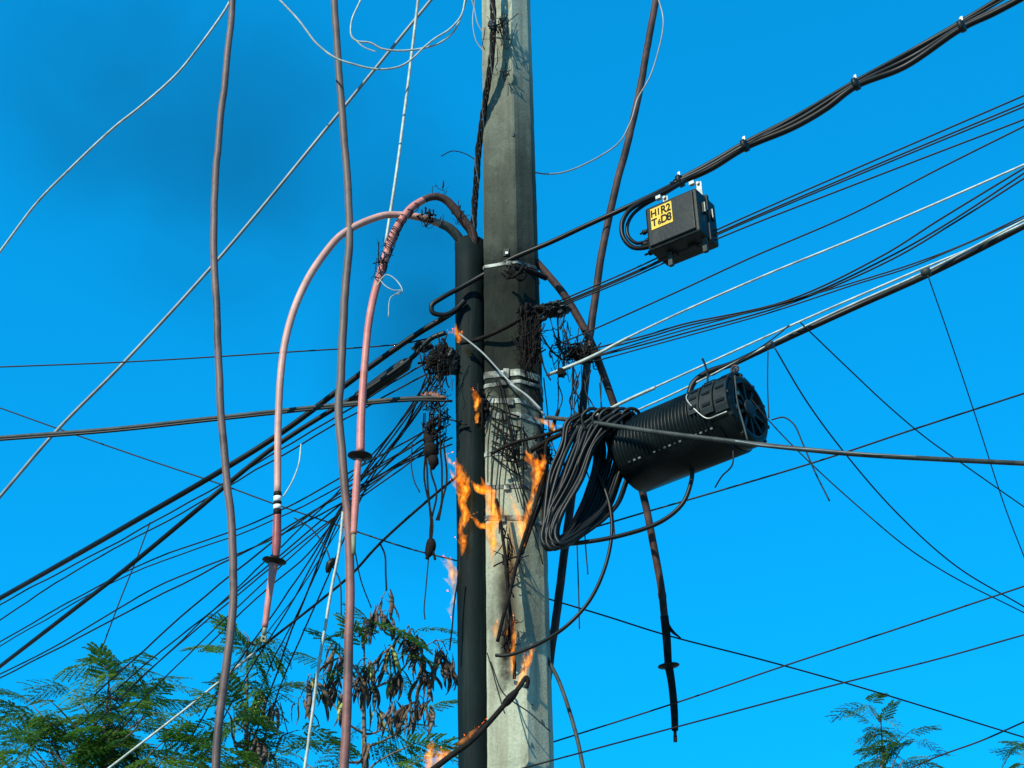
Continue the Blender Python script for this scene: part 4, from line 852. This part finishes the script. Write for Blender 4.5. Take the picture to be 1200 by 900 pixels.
# ------------------------------------------------------------------ trees
def make_leaf(name, L, pairs, leaflets, droop, m, seed, lw=.052, ll=.115):
    random.seed(seed); b = MB()
    def cur(t): return Vector((L * t, 0, -droop * L * t * t))
    def quad(p, d, nrm, ln, wd):
        s = d.cross(nrm).normalized() * wd * .5; k = len(b.v)
        b.v += [p, p + d * ln * .5 + s, p + d * ln, p + d * ln * .5 - s]; b.f.append((k, k + 1, k + 2, k + 3)); b.sm.append(False)
    b.tube([cur(i / 6) for i in range(7)], .0016, 3, False)
    for i in range(pairs):
        t = .22 + .78 * i / (pairs - 1); p = cur(t)
        for s in (-1, 1):
            an = R(62 - 30 * i / (pairs - 1)) * s + random.uniform(-.12, .12)
            d = Vector((math.cos(an), math.sin(an), -.18 - .25 * t + random.uniform(-.15, .15))).normalized()
            pl = L * .46 * (1 - .25 * abs(t - .5))
            pts = [p + d * pl * q + Vector((0, 0, -.22 * pl * q * q)) for q in (0, .25, .5, .75, 1)]
            for k in range(leaflets):
                q = .08 + .92 * k / leaflets; i0 = min(int(q * 4), 3); pp = pts[i0].lerp(pts[i0 + 1], q * 4 - i0)
                for s2 in (-1, 1):
                    side = Vector((-d.y, d.x, 0)).normalized() * s2
                    dd = (side + d * .75 + Vector((0, 0, random.uniform(-.35, .2)))).normalized()
                    quad(pp, dd, Vector((random.uniform(-.2, .2), random.uniform(-.2, .2), 1)), L * ll, L * lw)
    return b.mesh(name, M[m])
LEAF = [make_leaf('leaf', .25, 6, 9, .35, 'leaf', 1), make_leaf('leaf', .28, 6, 9, .6, 'leaf', 2), make_leaf('leaf', .22, 5, 8, .2, 'leaf', 3)]
YLEAF = make_leaf('leaf', .15, 5, 10, .5, 'leafyellow', 4)
def make_pod(name, m, curve, ln):
    b = MB(); pts = [Vector((curve * math.sin(t * 2.4), .004 * math.sin(t * 7), -ln * t)) for t in [i / 7 for i in range(8)]]
    b.tube(pts, [.002, .006, .0105, .0115, .0105, .0105, .008, .002], 6, True, .35); return b.mesh(name, M[m])
POD = [make_pod('seed_pod', 'podbrown', .018, .17), make_pod('seed_pod', 'podbrown', -.03, .14), make_pod('seed_pod', 'podbrown', .05, .18)]
GPOD = make_pod('seed_pod', 'podgreen', .01, .14)
def inst(me, p, rot, sc, parent):
    o = bpy.data.objects.new(me.name.split('.')[0], me); C.objects.link(o); o.parent = parent
    o.location = p - root_loc(parent); o.rotation_euler = rot; o.scale = (sc, sc, sc); return o
def tree(label, base_px, Yc, tips, leaves_per, pods=(), seed=1, trunk_r=.035, extra_low=0, spread=.35, yl=.10, fork=1010, ls=1.0):
    random.seed(seed)
    f = at(base_px, fork, Yc); base = Vector((f.x + random.uniform(-.15, .15), f.y + .1, 0))
    t = thing('leucaena_tree', base, label, 'tree', 'feathery trees at the bottom')
    b = MB(); tp = smooth([base - Vector((0, 0, .05)), base.lerp(f, .35) + Vector((.05, .03, 0)), base.lerp(f, .7) - Vector((.04, 0, 0)), f], 6)
    b.tube(tp, [trunk_r * (1.25 - .45 * i / (len(tp) - 1)) for i in range(len(tp))], 9); b.build('trunk', M['bark'], t)
    b = MB(); tiplist = []
    top = at(base_px + random.uniform(-4, 4), min(q[1] for q in tips) + 12, Yc)
    stem = smooth([f, f.lerp(top, .5) + Vector((random.uniform(-.06, .06), .05, 0)), top], 8)
    b.tube(stem, [trunk_r * .8 * (1 - i / (len(stem) - 1)) + .004 for i in range(len(stem))], 7); tiplist.append(stem)
    for (x, y, dY) in tips:
        e = at(x, y, Yc + dY); h = math.hypot(e.x - f.x, e.y - f.y)
        zt = e.z - h * random.uniform(.5, 1.0); st = min(stem, key=lambda q: abs(q.z - zt))
        wob = lambda: Vector((random.uniform(-.05, .05), random.uniform(-.05, .05), random.uniform(-.03, .05)))
        P = smooth([st, st.lerp(e, .35) + wob() + Vector((0, 0, -.03)), st.lerp(e, .7) + wob(), e], 5)
        b.tube(P, [trunk_r * .24 * (1 - i / (len(P) - 1)) + .0022 for i in range(len(P))], 5); tiplist.append(P)
    crown = b.build('crown', M['bark'], t)
    for P in tiplist:
        for k in range(leaves_per + random.randint(-1, 1)):
            i = random.randint(max(0, len(P) - 10), len(P) - 1) if k else len(P) - 1; p = P[i] + Vector((random.uniform(-.012, .012), random.uniform(-.012, .012), 0))
            out = random.uniform(0, 6.28)
            me = YLEAF if random.random() < yl else random.choice(LEAF)
            if k == 0:
                dv = (P[-1] - P[-3]).normalized(); out = math.atan2(dv.y, dv.x); inst(me, P[-2], (random.uniform(-.3, .3), -math.asin(max(-.9, min(.9, dv.z))) * .8, out), random.uniform(.8, 1.1) * ls, crown); continue
            inst(me, p, (random.uniform(-.5, .5), random.uniform(-.7, .45), out), random.uniform(.7, 1.2) * ls, crown)
    for (x, y, n, kind, dY) in pods:
        pm = MB()
        c = at(x, y, Yc + dY); near = min(tiplist, key=lambda P: (P[-1] - c).length)
        st = min(near, key=lambda q: (q - c).length)
        P = smooth([st, st.lerp(c, .5) + Vector((0, 0, .04)), c + Vector((0, 0, .02))], 4); pm.tube(P, .0035, 5); pm.build('pod_stalk', M['bark'], crown)
        for k in range(int(n * 1.4)):
            me = GPOD if (kind == 'g' and k % 3 != 2) or (kind == 'm' and k % 5 == 0) else random.choice(POD)
            tl_ = random.uniform(.05, 1.0)
            inst(me, c + Vector((random.uniform(-.03, .03), random.uniform(-.03, .03), random.uniform(-.03, .03))), (0, 0, 0), random.uniform(.75, 1.35), crown).rotation_euler = (Matrix.Rotation(random.uniform(0, 6.28), 3, 'Z') @ Matrix.Rotation(tl_ * .6, 3, 'X') @ Matrix.Rotation(random.uniform(0, 6.28), 3, 'Z')).to_euler()
    return t
random.seed(40)
def inside(poly, n, dy):
    out = []
    xs = [p[0] for p in poly]; ys = [p[1] for p in poly]
    while len(out) < n:
        x, y = random.uniform(min(xs), max(xs)), random.uniform(min(ys), max(ys)); c = False
        for i in range(len(poly)):
            (x1, y1), (x2, y2) = poly[i], poly[i - 1]
            if (y1 > y) != (y2 > y) and x < (x2 - x1) * (y - y1) / (y2 - y1) + x1: c = not c
        if c: out.append((x, y, random.uniform(-dy, dy)))
    return out
tree('dense feathery green tree with no pods beneath the wire fan', 125, 9.6, [(118, 778, 0), (150, 783, .1), (180, 800, .2), (32, 818, 0), (60, 822, -.2), (85, 808, .3)] + inside([(-10, 870), (20, 835), (75, 815), (115, 780), (160, 785), (195, 815), (205, 850), (235, 880), (240, 960), (-20, 960)], 42, .55), 6, (), 2, .04)
tree('feathery tree with green pods behind the farthest hanging brown cable', 290, 9.3, [(285, 740, 0), (320, 745, .1), (262, 765, .2), (305, 770, 0)] + inside([(225, 850), (260, 810), (340, 800), (350, 850), (345, 930), (220, 940)], 17, .35), 4, [(304, 812, 9, 'g', -.1), (322, 822, 6, 'b', -.1), (300, 868, 5, 'b', -.05), (316, 880, 4, 'b', -.1)], 3, .03)
tree('thin tree thick with dry brown pods between cord and riser pipe', 430, 9.0,
     [(438, 735, 0), (470, 765, 0), (512, 750, .1), (480, 740, -.1), (380, 778, .1), (410, 770, -.1), (360, 800, 0), (455, 790, .2), (500, 830, 0), (465, 850, .1), (490, 870, 0), (510, 885, 0), (440, 860, .1), (395, 870, 0), (350, 885, .1), (470, 895, 0)], 2,
     [(440, 712, 5, 'b', 0), (428, 728, 4, 'b', 0), (452, 695, 3, 'b', 0), (452, 718, 3, 'b', 0), (393, 755, 4, 'b', 0), (400, 768, 7, 'b', 0), (365, 795, 8, 'm', 0), (377, 800, 6, 'm', .1), (351, 822, 3, 'b', 0), (418, 790, 9, 'b', 0), (432, 800, 9, 'b', .1), (430, 775, 6, 'm', 0),
      (455, 760, 9, 'm', 0), (462, 785, 7, 'm', .1), (477, 740, 9, 'b', 0), (486, 748, 8, 'b', 0), (492, 770, 9, 'b', 0), (497, 790, 8, 'b', .1), (515, 762, 8, 'b', 0), (525, 770, 6, 'b', 0), (520, 778, 5, 'b', .1), (487, 818, 7, 'b', 0), (502, 822, 7, 'b', 0), (462, 825, 5, 'b', 0), (474, 830, 5, 'b', 0), (430, 868, 4, 'm', 0), (440, 830, 5, 'm', .1), (400, 815, 6, 'm', 0), (395, 790, 6, 'b', .1)], 4, .03, yl=.02)
tree('slim young green sprig tree rising alone under the crossing wires', 1030, 9.8, [(1018, 826, 0), (1022, 848, .05), (1065, 858, 0), (1075, 868, .1), (1040, 872, 0), (1030, 885, 0), (1090, 885, .1), (1060, 890, -.1), (1045, 900, .1)], 6, (), 5, .015, yl=.1, ls=.6)
tree('green leaf tips poking up beyond the sprig tree', 1215, 9.8, [(1195, 872, 0), (1200, 885, .1), (1190, 898, 0), (1215, 880, 0)], 4, (), 6, .015, yl=0, ls=.55)

# ------------------------------------------------------------------ smoke drifting left from the fire
def smoke(px, py, Y, rx, ry, rz, label, rot=0, sm='smoke'):
    bm = bmesh.new(); bmesh.ops.create_icosphere(bm, subdivisions=3, radius=1)
    me = bpy.data.meshes.new('smoke'); bm.to_mesh(me); bm.free(); me.materials.append(M[sm])
    o = bpy.data.objects.new('smoke', me); C.objects.link(o); o.location = at(px, py, Y); o.scale = (rx, ry, rz); o.rotation_euler = (0, rot, 0)
    tag(o, label, 'smoke', None, 'stuff')
smoke(250, 170, 9.2, 3.2, 1.0, 1.7, 'thin dark smoke drifting up and left from the burning pole', R(35))
smoke(500, 400, 8.4, .85, .8, 1.9, 'small haze of smoke hanging round the pink cables beside the pipe', 0, 'thicksmoke')
